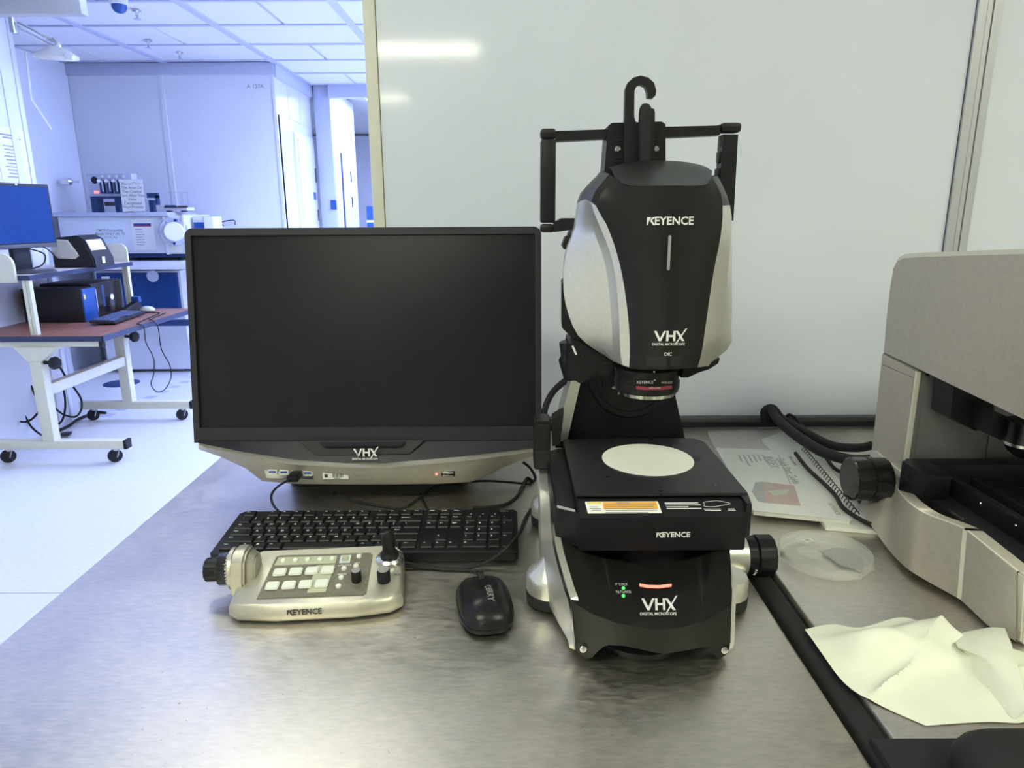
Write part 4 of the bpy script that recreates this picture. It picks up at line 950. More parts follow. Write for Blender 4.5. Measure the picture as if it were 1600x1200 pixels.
obj('corner_strip', bx(XL-.0005, XL+.006, col_[1][0]-.0015, col_[1][0]+.003, lowz, col_[2][1]-.003), 'greylt', gi, gi)
YI = col_[1][0]
obj('inner_panel', bx(.645, .757, YI-.004, YI, .95, 1.143), 'greyin', gi, gi)
obj('inner_panel', bx(.7595, 1.1, YI-.004, YI, .95, 1.143), 'greyin', gi, gi)
obj('inner_header', bx(.645, 1.1, YI-.005, YI, 1.138, 1.147), 'blk_mat', gi, gi)
q = P(1477, 601, y=YI-.01); obj('screw', lathe(NB(), [(.002, 0), (.0015, .0015)], q, (0, -1, 0), n=10), 'chrome', gi, gi)
def blk_poly(name, pts, y, dy, m='blk_mat'):
    return obj(name, solid(NB(), [P(*p, y=y) for p in pts], [P(*p, y=y)+Vector((0, dy, 0)) for p in pts]), m, gi, gi)
blk_poly('nosepiece_block', [(1491, 600), (1552, 628), (1551, 640), (1538, 671), (1523, 673), (1485, 652)], .99, .05, 'blk')
blk_poly('nosepiece_block', [(1550, 640), (1612, 668), (1602, 668), (1586, 690), (1568, 690), (1548, 680)], .95, .05)
q = P(1604, 690, y=.93); le = obj('objective_lens', lathe(NB(), [(.028, .03), (.028, -.005), (.022, -.014), (.012, -.022)], q, (0, 0, 1), n=28), 'blk_gloss', gi, gi)
obj('lens_ring', lathe(NB(), [(.0285, -.004), (.0285, .0)], q, n=28), 'chrome', le, gi)
# hull
HB = [(1342, 790), (1362, 822), (1386, 856), (1412, 884), (1440, 903), (1474, 922), (1496, 934), (1502, 938), (1542, 976), (1587, 1002)]
HT = [(1372, 742), (1394, 738), (1400, 762), (1420, 786), (1446, 803), (1480, 816), (1505, 826), (1511, 830), (1548, 860), (1589, 893)]
hb_ = [P(a, b_, z=T+zz) for (a, b_), zz in zip(HB, (.02, .016, .012, .010, .009, .008, .008, .008, .005, .004))]
ht = [P(a, b_, x=q.x+.003) for (a, b_), q in zip(HT, hb_)]
for i in (0, 1, 2): ht[i] = P(*HT[i], x=(.64, .632, .615)[i])
def hull(i0, i1, name):
    b = NB(); T_, B_ = ht[i0:i1+1], hb_[i0:i1+1]
    if i1-i0 > 2: T_, B_ = smooth_path(T_, 4), smooth_path(B_, 4)
    off = Vector((.02, 0, 0)); up = Vector((0, 0, .002))
    grid(b, [[p+off for p in T_], [p+Vector((.002, 0, .001)) for p in T_], T_, B_, [p+Vector((.004, 0, -.001)) for p in B_], [p+off for p in B_]])
    return obj(name, b, 'graphite', gi, gi, label='grey hull panel of the base')
hull(0, 6, 'base_panel'); hull(7, 9, 'base_panel')
b = NB(); grid(b, [[ht[6]+Vector((-.0006, 0, 0)), ht[7]+Vector((.001, 0, 0))], [hb_[6]+Vector((-.0006, 0, 0)), hb_[7]+Vector((.001, 0, 0))]]); obj('seam_strip', b, 'greylt', gi, gi)
b = NB(); tube(b, smooth_path([p+Vector((.001, 0, .0006)) for p in ht[1:7]], 4), .0011, n=6, sub=0); tube(b, [p+Vector((.001, 0, .0006)) for p in ht[7:]], .0011, n=6, sub=0)
obj('hull_rim', b, 'greylt', gi, gi)
b = NB(); e0, e1 = ht[9], hb_[9]; prism(b, [(e1.y-.004, T+.003), (e1.y+.012, T+.003), (e0.y+.002, e0.z), (e0.y-.012, e0.z)], 'x', e0.x+.001, XR, bev=.002)
obj('front_panel', b, 'greylt', gi, gi, label='pale front panel of the base')
obj('hull_sole', solid(NB(), [hb_[i]+Vector((.003, 0, .001)) for i in (3, 5, 6, 8, 9)]+[Vector((1.0, .73, T+.006)), Vector((1.0, 1.12, T+.02))], [hb_[i]+Vector((.004, 0, .012)) for i in (3, 5, 6, 8, 9)]+[Vector((1.0, .73, T+.02)), Vector((1.0, 1.12, T+.035))]), 'graphite', gi, gi)
for (x, y) in ((.70, .78), (1.0, .78), (.72, 1.08), (1.0, 1.08)): obj('foot', lathe(NB(), [(.02, 0), (.022, .03)], (x, y, T), n=20), 'rub', gi, gi)
obj('base_deck', prism(NB(), [(.70, .80), (1.1, .80), (1.1, 1.15), (.66, 1.15), (.628, 1.02), (.61, .90)], 'z', T+.03, .962), 'blk_mat', gi, gi)
led = [P(1358, 704, x=.634), P(1366, 704, x=.628), P(1411, 741, x=.626), P(1409, 748, x=.626), P(1360, 714, x=.632)]
obj('ledge', solid(NB(), led, [p+Vector((.04, 0, -.004)) for p in led]), 'greylt', gi, gi)
# black stage
st_ = obj('stage', prism(NB(), [(.615, .74), (1.08, .74), (1.08, 1.012), (.615, 1.012)], 'z', .962, .975), 'blk_mat', gi, gi)
obj('stage_end', bx(.615, 1.08, 1.0, 1.03, .97, 1.012, bev=.001), 'blk', st_, gi)
obj('stage_post', bx(.604, .642, .955, 1.0215, .955, 1.0125, bev=.002), 'blk', st_, gi)
obj('post_screw', lathe(NB(), [(.004, 0), (.004, .0012)], (.604, .995, .996), (-1, 0, 0), n=14), 'blk_gloss', st_, gi)
obj('stage_rail', bx(.650, .662, .74, 1.0, .972, 1.003, bev=.0012), 'blk', st_, gi)
obj('stage_rail', bx(.700, .71, .74, 1.0, .972, .992, bev=.0012), 'blk', st_, gi)
obj('tray', bx(.715, 1.05, .76, .98, .972, .982, bev=.002), 'blk_gloss', st_, gi)
for y in (.83, .90, .97): obj('rail_screw', lathe(NB(), [(.002, 0), (.0015, .001)], (.6495, y, .993), (-1, 0, 0), n=8), 'chrome', st_, gi)
b = NB(); beam(b, P(1478, 794, x=.605), P(1505, 811, x=.603), .002, .002); obj('stage_clip', b, 'chrome', gi, gi)
kq = P(1350, 748, y=1.06); obj('focus_knob', lathe(NB(), [(.0, -.002), (.033, -.002), (.035, 0), (.035, .022), (.0335, .023), (.0335, .026), (.0355, .027), (.0355, .034), (.034, .035), (.034, .055)], (kq.x-.022, 1.06, kq.z), (1, 0, 0), n=48, flute=4, fdep=.0009, cap=False), 'blk_gloss', gi, gi, label='black focus knob')

# ================================================================== BOOKLETS, PETRI BOX, WIPE, BOX
bz = T+.001
rb = thing('ring_booklet', 'spiral-bound white booklet half under the quick start booklet', 'book', (.56, 1.25, T))
rp_ = [P(1186, 700, z=bz), P(1392, 838, z=bz), P(1330, 838, z=bz), P(1200, 800, z=bz), P(1170, 690, z=bz)]
def flat(pts, z0, z1): return solid(NB(), [Vector((p.x, p.y, z1)) for p in pts], [Vector((p.x, p.y, z0)) for p in pts])
rp_ = [P(1240, 672, z=bz), P(1382, 836, z=bz), P(1290, 828, z=bz), P(1190, 690, z=bz)]
obj('pages', flat(rp_, T+.0005, T+.007), 'paper', rb, rb)
b = NB(); pa, pc = P(1256, 703, z=T+.008), P(1338, 803, z=T+.008)
for i in range(26):
    p = pa.lerp(pc, i/25); tube(b, [p+Vector((-.004, 0, -.002)), p+Vector((-.002, 0, .004)), p+Vector((.003, 0, .004)), p+Vector((.005, 0, -.002))], .0009, n=5, sub=2)
sp_ = obj('spiral_binding', b, 'blk', rb, rb)
qb = thing('quick_start_booklet', 'white booklet printed Quick Start Guide with a red circuit photo', 'book', (.48, 1.18, T))
cz = T+.016
cov = [P(1119, 700, z=cz), P(1178, 797, z=cz), P(1328, 812, z=cz), P(1246, 705, z=cz)]
obj('pages', flat([c_+Vector((0, 0, 0)) for c_ in cov], T+.0075, cz-.001), 'paper', qb, qb)
cv_ = obj('cover', flat([c_+(c_-Vector((.48, 1.18, cz)))*.012 for c_ in cov], cz-.001, cz), 'paper', qb, qb)
tx, ty_ = Vector((-.13, -1, 0)).normalized(), Vector((1, -.13, 0)).normalized()
pz = cz+.0002
bt_ = joinbm(txt('Quick Start Guide', .022, P(1231, 735, z=pz), tx, ty_, bold=.012, sx=.82), txt('Microscope', .011, P(1239, 720, z=pz), tx, ty_, bold=.01), txt('INDEX', .026, P(1205, 722, z=pz), tx, ty_, sx=.8))
for i, w in enumerate((.7, .45, .55, .6, .9, .5)):
    o_ = P(1192-7.5*i, 712, z=pz); bt_ = joinbm(bt_, bars(o_, tx, ty_, .05, [(-.12, -.02, 0, .11), (.05, .05+w*1.2, 0, .06)], .0002))
bt_ = joinbm(bt_, quad(NB(), [P(1216, 711, z=pz), P(1217.5, 711, z=pz), P(1236, 757, z=pz), P(1234.5, 757, z=pz)], .0001, Z1), txt('KEYENCE', .011, P(1303, 795, z=pz), tx, ty_))
obj('cover_print', bt_, 'inkgr', cv_, qb)
ph = obj('cover_photo', quad(NB(), [P(1193, 753, z=pz), P(1187, 755, z=pz), P(1192, 785, z=pz), P(1251, 790, z=pz), P(1241, 759, z=pz)], .0003, Z1), 'pcbp', cv_, qb)
obj('photo_part', quad(NB(), [P(1180, 754, z=pz+.0003), P(1193, 752.5, z=pz+.0003), P(1195, 785, z=pz+.0003), P(1184, 783, z=pz+.0003), P(1175, 768, z=pz+.0003)], .0003, Z1), 'inkgr', cv_, qb)
obj('photo_part', quad(NB(), [P(1199, 768, z=pz+.0003), P(1233, 764, z=pz+.0003), P(1229, 772, z=pz+.0003), P(1211, 775, z=pz+.0003)], .0003, Z1), 'padlt', cv_, qb)
bgm = NB(); rows = []
for j in range(9):
    t = j/8; a = P(1097, 666, z=cz+.003).lerp(P(1176, 800, z=cz+.003), t); c_ = P(1236, 666, z=cz+.003).lerp(P(1332, 815, z=cz+.003), t)
    rows.append([a.lerp(c_, i/8)+Vector((0, 0, (.004*math.sin(3.1*i+2*j)+.004)*(1 if t < .35 else .35)-(.012 if t < .1 else 0))) for i in range(9)])
grid(bgm, rows)
bag = obj('plastic_bag', bgm, 'bag', sharp=60); tag(bag, 'clear wrinkled plastic sleeve over the quick start booklet', 'bag')

pc_ = P(1289, 866, z=T+.01)
pt_ = thing('sample_case', 'round clear plastic sample case on the steel bench', 'case', (pc_.x, pc_.y, T), R(20))
obj('tray', lathe(NB(), [(.060, .0), (.0615, .002), (.0615, .013), (.0595, .013), (.0595, .002)], (0, 0, 0), n=64), 'clear', pt_)
ld = obj('lid', lathe(NB(), [(.0633, .008), (.0633, .0165), (.0615, .0185), (.058, .0175), (.0005, .0175)], (0, 0, 0), n=64, cap=False), 'cleardk', pt_, label='clear lid with raised rings')
for (x, y, r) in ((-.028, .0, .017), (-.006, .028, .016)):
    obj('lid_ring', lathe(NB(), [(r, .0172), (r, .0188), (r-.0025, .0188), (r-.003, .0174), (.0005, .0174)], (x, y, 0), n=36, cap=False), 'cleardk', ld)
sl_ = obj('small_label', bx(-.012, .004, .024, .035, .0188, .0192), 'paper', ld)
obj('label_print', bars((-.004, .0295, .0193), X1, Y1, .007, [(-.6, -.4, .1, .7), (-.2, 0, .1, .7), (.2, .35, .1, .7), (-.7, .7, -.5, .1)], .0001), 'inkdk', sl_)
b = NB(); pts = [(.02, -.05), (.05, -.022), (.055, .01), (.035, .02), (.01, .018), (.005, -.02)]
obj('sample_film', prism(NB(), pts, 'z', .003, .0045), 'inkgr', pt_, label='grey film inside the case')
for i in range(10):
    a = 2*math.pi*i/10; obj('rim_rib', bx(-.0008, .0008, .0610, .0640, .002, .009), 'clear', pt_).rotation_euler = (0, 0, a)

# cloth
wc_ = NB(); rows = []
Lc = smooth_path([P(1257, 985, z=T), P(1282, 1020, z=T), P(1318, 1068, z=T), P(1362, 1098, z=T), P(1446, 1136, z=T)], 16)
Rc = smooth_path([P(1500, 1004, z=T), P(1560, 1018, z=T), P(1625, 1050, z=T), P(1650, 1090, z=T), P(1620, 1128, z=T)], 16)
Bc = smooth_path([P(1257, 985, z=T), P(1300, 977, z=T), P(1345, 982, z=T), P(1410, 966, z=T), P(1460, 985, z=T), P(1500, 1004, z=T)], 16)
Fc = smooth_path([P(1446, 1136, z=T), P(1500, 1132, z=T), P(1550, 1130, z=T), P(1590, 1132, z=T), P(1605, 1128, z=T), P(1620, 1128, z=T)], 16)
nv, nu = len(Lc), len(Bc)
for j in range(nv):
    v = j/(nv-1); r_ = []
    for i in range(nu):
        u = i/(nu-1)
        p = Lc[j]*(1-u)+Rc[j]*u+Bc[i]*(1-v)+Fc[i]*v-(Bc[0]*(1-u)*(1-v)+Bc[-1]*u*(1-v)+Lc[-1]*(1-u)*v+Fc[-1]*u*v)
        # ridge folds running from the pinch near the back right corner towards the front left
        d1 = (u-.92)+(v-.02)*1.05
        h = .0015+.010*min(1, v*3.5+.05)*math.exp(-abs(v-.74+.79*u)/.035)+.006*math.exp(-((u*.5-v*.8+.12)/.05)**2)+.026*math.exp(-((v-.20-.16*(1-u))/.12)**2)*math.sin(min(1, u*1.3)*math.pi)**1.2
        h += .004*math.exp(-abs(v-1.05+.55*u)/.04)*u
        h += .0015*(1+math.sin(9*u+3*v))*.5+.010*u*u*math.exp(-((v-.5)/.3)**2)
        edge = min(1, 6*min(u, v, 1-v)+.12)
        r_.append(Vector((p.x, p.y, T+.0012+h*edge)))
    rows.append(r_)
grid(wc_, rows)
# folded-over flap
F0 = smooth_path([P(1488, 1004, z=T+.012), P(1524, 990, z=T+.02), P(1570, 981, z=T+.022)], 6)
F1 = smooth_path([P(1497, 1012, z=T+.018), P(1545, 1030, z=T+.03), P(1590, 1040, z=T+.032)], 6)
F2 = smooth_path([P(1500, 1014, z=T+.010), P(1548, 1058, z=T+.016), P(1602, 1108, z=T+.014)], 6)
F3 = smooth_path([P(1498, 1018, z=T+.006), P(1530, 1066, z=T+.005), P(1585, 1124, z=T+.004)], 6)
grid(wc_, [F0, [a.lerp(c_, .5)+Vector((0, 0, .003)) for a, c_ in zip(F0, F1)], F1, [a.lerp(c_, .5)+Vector((0, 0, .004)) for a, c_ in zip(F1, F2)], F2, F3])
F4 = [p+Vector((0, .02, -.012)) for p in F0]; F4 = [Vector((p.x, p.y, max(p.z, T+.002))) for p in F4]; grid(wc_, [F4, F0])
wipe = obj('wipe_cloth', wc_, 'cloth', sharp=50)
tag(wipe, 'creased white cleanroom wipe lying by the front of the grey instrument', 'cloth')

bxk = thing('black_case', 'black case with rounded lid at the front edge of the bench, under the wipe', 'case', (.5, .42, T))
obj('base_plate', prism(NB(), [(.333, .25), (.64, .25), (.64, .556), (.3345, .556)], 'z', T+.0005, T+.008, bev=.001), 'blk_mat', bxk, bxk)
b = NB(); prof = [(0, .008), (0, .026), (.003, .034), (.009, .041), (.018, .044)]
rr_ = [[b.verts.new((x, y, T+h)) for x, y in rrect(.383+i_, .68, .22, .538-i_, .032, 7, (0, 1, 0, 0))] for i_, h in prof]
for A_, B_ in zip(rr_, rr_[1:]):
    for i in range(len(A_)): b.faces.new((A_[i], A_[(i+1) % len(A_)], B_[(i+1) % len(A_)], B_[i]))
b.faces.new(rr_[0][::-1]); b.faces.new(rr_[-1]); obj('lid', b, 'rub', bxk, bxk)

# ================================================================== CABLES
def cable(name, label, pts, r, m='rub', cat='cable', n=8, sub=6):
    o = obj(name, tube(NB(), pts, r, n=n, sub=sub), m, sharp=60); tag(o, label, cat); return o
def hi(p, h): return Vector((p.x, p.y, max(p.z+.004, T+h)))
hb2 = [(1203, 668, .905, 1.56), (1197, 650, .93, 1.55), (1203, 642, .0, 1.535), (1212, 658, 0, 1.49), (1226, 684, 0, 1.42), (1250, 706, 0, 1.34), (1285, 718, 0, 1.26), (1330, 722, 0, 1.20), (1362, 722, 0, 1.185)]
cable('thick_cable', 'thick black cable looping from the back rail to the grey instrument', [hi(P(x, y, y=d), .014 if d > 1.52 else .041) for x, y, _, d in hb2], .0105, n=12)
cable('thick_cable', 'second thick black cable, behind the first, from rail to grey instrument', [hi(P(x, y, y=d), .014 if d > 1.53 else .03) for x, y, d in ((1196, 662, 1.535), (1194, 645, 1.535), (1207, 640, 1.53), (1221, 656, 1.515), (1236, 680, 1.475), (1264, 698, 1.40), (1300, 706, 1.33), (1338, 703, 1.285), (1362, 699, 1.265))], .0085, n=12)
zc = cz+.0105
cable('thin_cable', 'thin black cable crossing the booklets towards the grey instrument', [P(1243, 708, z=zc+.004), P(1262, 732, z=zc), P(1288, 756, z=zc), P(1306, 775, z=zc), P(1318, 794, z=zc), P(1345, 812, z=T+.018), P(1368, 823, z=T+.013), P(1392, 832, z=T+.006)], .0036)
cable('thin_cable', 'thin black cable hanging over the back rail behind the thick ones', [P(1229, 654, y=1.56), P(1233, 648, y=1.545), P(1246, 656, y=1.51), hi(P(1262, 680, y=1.44), .02), hi(P(1278, 702, y=1.36), .02)]+[P(1300, 728, z=T+.019), P(1322, 745, z=T+.018), P(1348, 790, z=T+.012), P(1368, 812, z=T+.006)], .0035)
zt = T+.0028
hz = lambda x, y, h=0: P(x, y, z=zt+h)
q = P(465, 741, y=1.095)
uc = thing('usb_cable', 'short black usb cable from the display port to the keyboard', 'cable', tuple(P(430, 775, z=T)))
obj('plug', bx(q.x-.012, q.x+.006, q.y-.022, q.y+.008, q.z-.006, q.z+.004, bev=.002), 'blk', uc, uc)
obj('cord', tube(NB(), [P(458, 745, y=1.085), P(447, 752, y=1.07), P(432, 762, z=T+.04), P(424, 774, z=T+.022), P(426, 787, z=T+.012), P(434, 798, z=T+.016)], .0021), 'rub', uc, uc)
cable('thin_cable', 'thin black cable lying under the display, ending at the microscope', [hz(522, 770, .002), hz(545, 780), hz(575, 787), hz(610, 793), hz(634, 792), hz(655, 778), hz(680, 760, .006), hz(698, 752, .012), hz(735, 752, .012), hz(775, 752, .008), hz(830, 757)], .0021)
cable('thin_cable', 'short brown-black cable stub between display and keyboard', [hz(656, 772), hz(662, 784), hz(668, 796)], .0022)
cable('control_cable', 'black cable looping past the keyboard to the control pad', [P(817, 722, z=T+.03), P(828, 731, z=T+.02), P(836, 745, z=T+.008), hz(833, 752), hz(824, 747), hz(816, 760, .004), hz(808, 775), hz(792, 787), hz(768, 792), hz(738, 793)], .0026)
cable('control_cable', 'black cable from the keyboard corner curving down to the control pad', [hz(829, 796), hz(820, 812, .004), hz(812, 832, .02), hz(796, 852, .028), hz(772, 872, .012), hz(745, 884, .003), hz(715, 889), hz(680, 887), hz(640, 881, .004), P(624, 878, z=T+.008)], .0027)
cable('mouse_cable', 'black mouse cable lying along the front of the keyboard', [P(749, 903, z=T+.008), P(747, 894, z=T+.004), hz(735, 891.5), hz(700, 890), hz(665, 887.5), P(628, 884, z=T+.006)], .0019)
obj('rear_cable', tube(NB(), [P(845, 690, y=1.12), P(848, 660, y=1.12), P(853, 634, y=1.12), P(866, 610, y=1.12), P(890, 590, y=1.11)], .0055, n=10), 'rub', mi, mi)

# ================================================================== BAY BEYOND: ROLLING DESK
dk = thing('rolling_desk', 'cream framed rolling computer desk with brown top and raised shelf', 'desk', (-2.62, 4.3, 0))
WT = .74
wt = obj('worktop', bx(-3.02, -2.24, 3.77, 4.89, WT-.03, WT, bev=.003), 'wood', dk, dk)
obj('edge_band', bx(-3.02, -2.236, 3.766, 3.772, WT-.031, WT-.001), 'edge', wt, dk)
obj('edge_band', bx(-2.242, -2.234, 3.766, 4.89, WT-.031, WT-.001), 'edge', wt, dk)
obj('apron', bx(-3.0, -2.27, 3.785, 3.81, WT-.062, WT-.031), 'deskm', dk, dk)
obj('apron_cap', bx(-2.272, -2.255, 3.78, 3.815, WT-.066, WT-.029), 'rub', dk, dk)
def end_frame(y):
    f_ = obj('leg', bx(-2.668, -2.60, y-.03, y+.03, .13, .60, bev=.004), 'deskm', dk, dk)
    obj('bracket', prism(NB(), [(-2.74, WT-.062), (-2.50, WT-.062), (-2.59, .60), (-2.675, .60)], 'y', y-.03, y+.03), 'deskm', dk, dk)
    obj('foot_bar', bx(-2.97, -2.215, y-.027, y+.027, .085, .135, bev=.003), 'deskm', dk, dk)
    obj('end_cap', bx(-2.215, -2.195, y-.029, y+.029, .083, .137, bev=.004), 'rub', dk, dk)
    k_ = obj('clamp_knob', lathe(NB(), [(.010, -.06), (.010, -.004), (.034, 0), (.037, .010), (.034, .024), (.02, .028)], (-2.54, y-.02, .588), (1, -.25, 0), n=24, flute=3, fdep=.003), 'rub', dk, dk)
    for x in (-2.285, -2.90):
        w_ = obj('caster', lathe(NB(), [(.034, -.014), (.038, -.010), (.038, .010), (.034, .014)], (x, y, .038), (.75, -.65, 0), n=24), 'rub', dk, dk, label='black swivel caster wheel')
        b = NB(); d = Vector((.75, -.65, 0)).normalized()
        for s_ in (-1, 1):
            c_ = Vector((x, y, 0))+d*(s_*.018); beam(b, c_+Vector((0, 0, .034)), c_+Vector((.012, .012, .082)), .004, .03, up=d)
        lathe(b, [(.024, .07), (.024, .085)], (x+.01, y+.01, 0), n=16); obj('caster_fork', b, 'steel_leg', w_, dk)
end_frame(3.80); end_frame(4.64)
obj('cross_beam', bx(-2.66, -2.61, 3.83, 4.61, .392, .455, bev=.003), 'deskm', dk, dk)
sh_ = obj('raised_shelf', bx(-3.02, -2.612, 3.80, 4.86, 1.042, 1.068, bev=.002), 'woodlt', dk, dk, label='raised shelf with pale top')
obj('edge_band', bx(-2.614, -2.606, 3.797, 4.862, 1.041, 1.067), 'edge', sh_, dk)
obj('edge_band', bx(-3.02, -2.606, 3.794, 3.801, 1.041, 1.067), 'edge', sh_, dk)
for y in (3.82, 4.82):
    b = NB(); box(b, -2.655, -2.637, y-.014, y+.014, WT, 1.042); box(b, -2.634, -2.616, y-.014, y+.014, WT, 1.042); box(b, -2.65, -2.62, y-.008, y+.008, WT, 1.042)
    obj('shelf_upright', b, 'deskm', dk, dk)
def side_panel(x0, x1, y, z0, z1, r): obj('side_panel', prism(NB(), rrect(x0, x1, z0, z1, r, 6, (1, 0, 0, 0)), 'y', y-.008, y+.008), 'deskm', dk, dk, label='cream rounded end panel')
side_panel(-3.05, -2.665, 3.785, 1.03, 1.185, .06); side_panel(-2.98, -2.635, 4.868, 1.03, 1.19, .05)
# things on the desk
lm = thing('small_monitor', 'small computer monitor with painted blue reflection on the shelf of the rolling desk', 'monitor', (-2.71, 3.98, 1.0686), R(-12))
# local: screen faces +x, width along y
obj('bezel', box(NB(), -.03, .012, -.195, .195, .135, .485, bev=.006), 'blk_mat', lm)
obj('rear_cover', box(NB(), -.085, -.03, -.15, .15, .16, .45, bev=.02), 'blk_mat', lm)
obj('screen', box(NB(), .010, .0145, -.178, .178, .165, .468), 'lcd_sheen', lm)
obj('control_strip', box(NB(), .010, .016, -.19, .19, .137, .158, bev=.002), 'rail', lm)
obj('webcam_dot', lathe(NB(), [(.006, 0), (.006, .006)], (.012, -.02, .478), (1, 0, 0), n=12), 'white', lm)
obj('stand_neck', box(NB(), -.07, -.035, -.06, .05, .012, .30, bev=.006), 'blk_mat', lm)
obj('stand_foot', lathe(NB(), [(.125, 0), (.125, .006), (.11, .014), (.03, .018)], (.0, .0, .0), n=32), 'rail', lm)
pr = thing('label_printer', 'black desktop printer with pale side window on the shelf', 'printer', (-2.70, 4.42, 1.0687))
sp_ = [(-2.80, 1.0687), (-2.545, 1.0687), (-2.548, 1.12), (-2.595, 1.235), (-2.64, 1.262), (-2.76, 1.25), (-2.80, 1.20)]
obj('body', prism(NB(), sp_, 'y', 4.32, 4.54, bev=.008), 'blk_mat', pr, pr)
wn = [(-2.795, 1.16), (-2.76, 1.125), (-2.66, 1.122), (-2.635, 1.14), (-2.645, 1.165), (-2.69, 1.235), (-2.76, 1.24), (-2.795, 1.215)]
wf_ = obj('window_frame', prism(NB(), wn, 'y', 4.312, 4.325, bev=.002), 'greylt', pr, pr)
obj('side_window', prism(NB(), [((x+2.715)*.88-2.715, (z-1.18)*.86+1.18) for x, z in wn], 'y', 4.308, 4.32), 'warmwin', wf_, pr)
obj('front_label', solid(NB(), [Vector(p) for p in ((-2.5925, 4.34, 1.234), (-2.5925, 4.50, 1.234), (-2.566, 4.50, 1.172), (-2.566, 4.34, 1.172))], [Vector(p) for p in ((-2.60, 4.34, 1.23), (-2.60, 4.50, 1.23), (-2.573, 4.50, 1.168), (-2.573, 4.34, 1.168))]), 'paper', pr, pr)
obj('front_mark', bx(-2.545, -2.543, 4.40, 4.43, 1.09, 1.13), 'ink', pr, pr)
t1 = thing('desktop_computer', 'wide black computer case under the shelf, nearest the cream upright', 'computer', (-2.8, 4.33, WT))
WT += .0008
obj('case', bx(-2.99, -2.625, 4.26, 4.40, WT, .945, bev=.004), 'blk_mat', t1, t1)
obj('front_bezel', bx(-2.627, -2.615, 4.262, 4.398, WT+.004, .941, bev=.002), 'lcd', t1, t1)
obj('badge', bx(-2.615, -2.613, 4.27, 4.285, .88, .91), 'yellow', t1, t1)
obj('silver_edge', bx(-2.616, -2.611, 4.392, 4.400, WT+.006, .93), 'chrome', t1, t1)
t2 = thing('desktop_computer', 'glossy black computer with a round white logo, under the far end of the shelf', 'computer', (-2.8, 4.62, WT))
obj('case', bx(-2.99, -2.675, 4.44, 4.80, WT, .958, bev=.006), 'blk_mat', t2, t2)
fb_ = obj('front_bezel', bx(-2.677, -2.665, 4.442, 4.798, WT+.004, .954, bev=.003), 'blk_gloss', t2, t2)
obj('round_logo', lathe(NB(), [(.019, 0), (.019, .002)], (-2.665, 4.66, .852), (1, 0, 0), n=24), 'ink', fb_, t2)
obj('drive_strip', bx(-2.666, -2.6635, 4.55, 4.575, .80, .94), 'meshdk', fb_, t2)
k2 = thing('keyboard', 'dark keyboard near the edge of the rolling desk', 'keyboard', (-2.47, 4.36, WT), R(6))
KM2 = Matrix.Translation((0, 0, .018)) @ Matrix.Rotation(R(4), 4, 'Y')
def k2add(n_, bm, m, **k): bm.transform(KM2); return obj(n_, bm, m, k2, **k)
k2add('body', box(NB(), -.075, .075, -.225, .225, -.008, .006, bev=.004), 'blk_mat')
b = NB(); box(b, -.07, .07, -.21, -.19, -.0105, -.006); box(b, -.07, .07, .19, .21, -.0105, -.006); k2add('feet', b, 'rub')
kq = NB(); box(kq, -.0078, .0078, -.0082, .0082, 0, .006, bev=.0015, seg=1); finish(kq); kme = bpy.data.meshes.new('key'); kq.to_mesh(kme); kq.free(); kme.materials.append(M['key2'])
for i in range(6):
    for j in range(20):
        if i == 5 and 4 < j < 10: continue
        o = bpy.data.objects.new('key', kme); COL.objects.link(o); o.parent = k2; o.matrix_local = KM2 @ Matrix.Translation((-.055+.021*i, -.2+.021*j, .006))
m2 = thing('computer_mouse', 'silver-topped mouse beside the keyboard of the rolling desk', 'mouse', (-2.46, 4.70, WT), R(75))
b = NB(); rows = [[(math.cos(a)*.033*s_, math.sin(a)*.055*s_, h) for a in [2*math.pi*i/20 for i in range(21)]] for s_, h in ((.95, 0), (1, .012))]; grid(b, rows); obj('base', b, 'blk_mat', m2)
b = NB(); rows = [[(math.cos(a)*.033*s_, math.sin(a)*.055*s_, h) for a in [2*math.pi*i/20 for i in range(21)]] for s_, h in ((1, .012), (.93, .026), (.7, .036), (.3, .041), (.02, .042))]; grid(b, rows); obj('shell', b, 'greylt', m2)
hs_ = thing('hand_scanner', 'dark handset lying behind the mouse on the rolling desk', 'scanner', (-2.60, 4.72, WT))
obj('body', solid(NB(), [Vector(p) for p in ((-2.64, 4.67, WT), (-2.59, 4.65, WT), (-2.535, 4.77, WT), (-2.59, 4.79, WT))], [Vector(p) for p in ((-2.635, 4.675, WT+.02), (-2.595, 4.662, WT+.02), (-2.54, 4.765, WT+.075), (-2.585, 4.78, WT+.075))]), 'blk_mat', hs_, hs_)
obj('head', bx(-2.59, -2.535, 4.745, 4.785, WT+.06, WT+.10, bev=.008), 'lcd', hs_, hs_)
def c3_(name, label, pts, r=.005, m='rub', sub=6): return cable(name, label, pts, r, m, n=6, sub=sub)
c3_('mouse_cable', 'thin mouse cable hanging in a loop off the rolling desk', [(-2.44, 4.64, WT+.006), (-2.34, 4.62, WT+.006), (-2.30, 4.40, WT+.006), (-2.25, 4.16, WT+.007), (-2.228, 4.15, WT+.003)]+[P(a, b_, x=-2.222) for a, b_ in ((225, 512), (228, 535), (240, 560), (240, 585), (236, 600), (245, 612), (258, 608), (267, 590), (265, 570), (252, 545), (247, 512))]+[(-2.228, 4.30, WT+.003), (-2.25, 4.31, WT+.007), (-2.30, 4.62, WT+.006)], .0032)
lp = lambda x, y, d: P(x, y, y=d)
c3_('desk_cable', 'black cable looping under the near end of the rolling desk', [lp(-4, 600, 4.15), lp(12, 640, 4.15), lp(30, 658, 4.15), lp(48, 656, 4.15), lp(64, 638, 4.15), lp(78, 612, 4.2)], .0065)
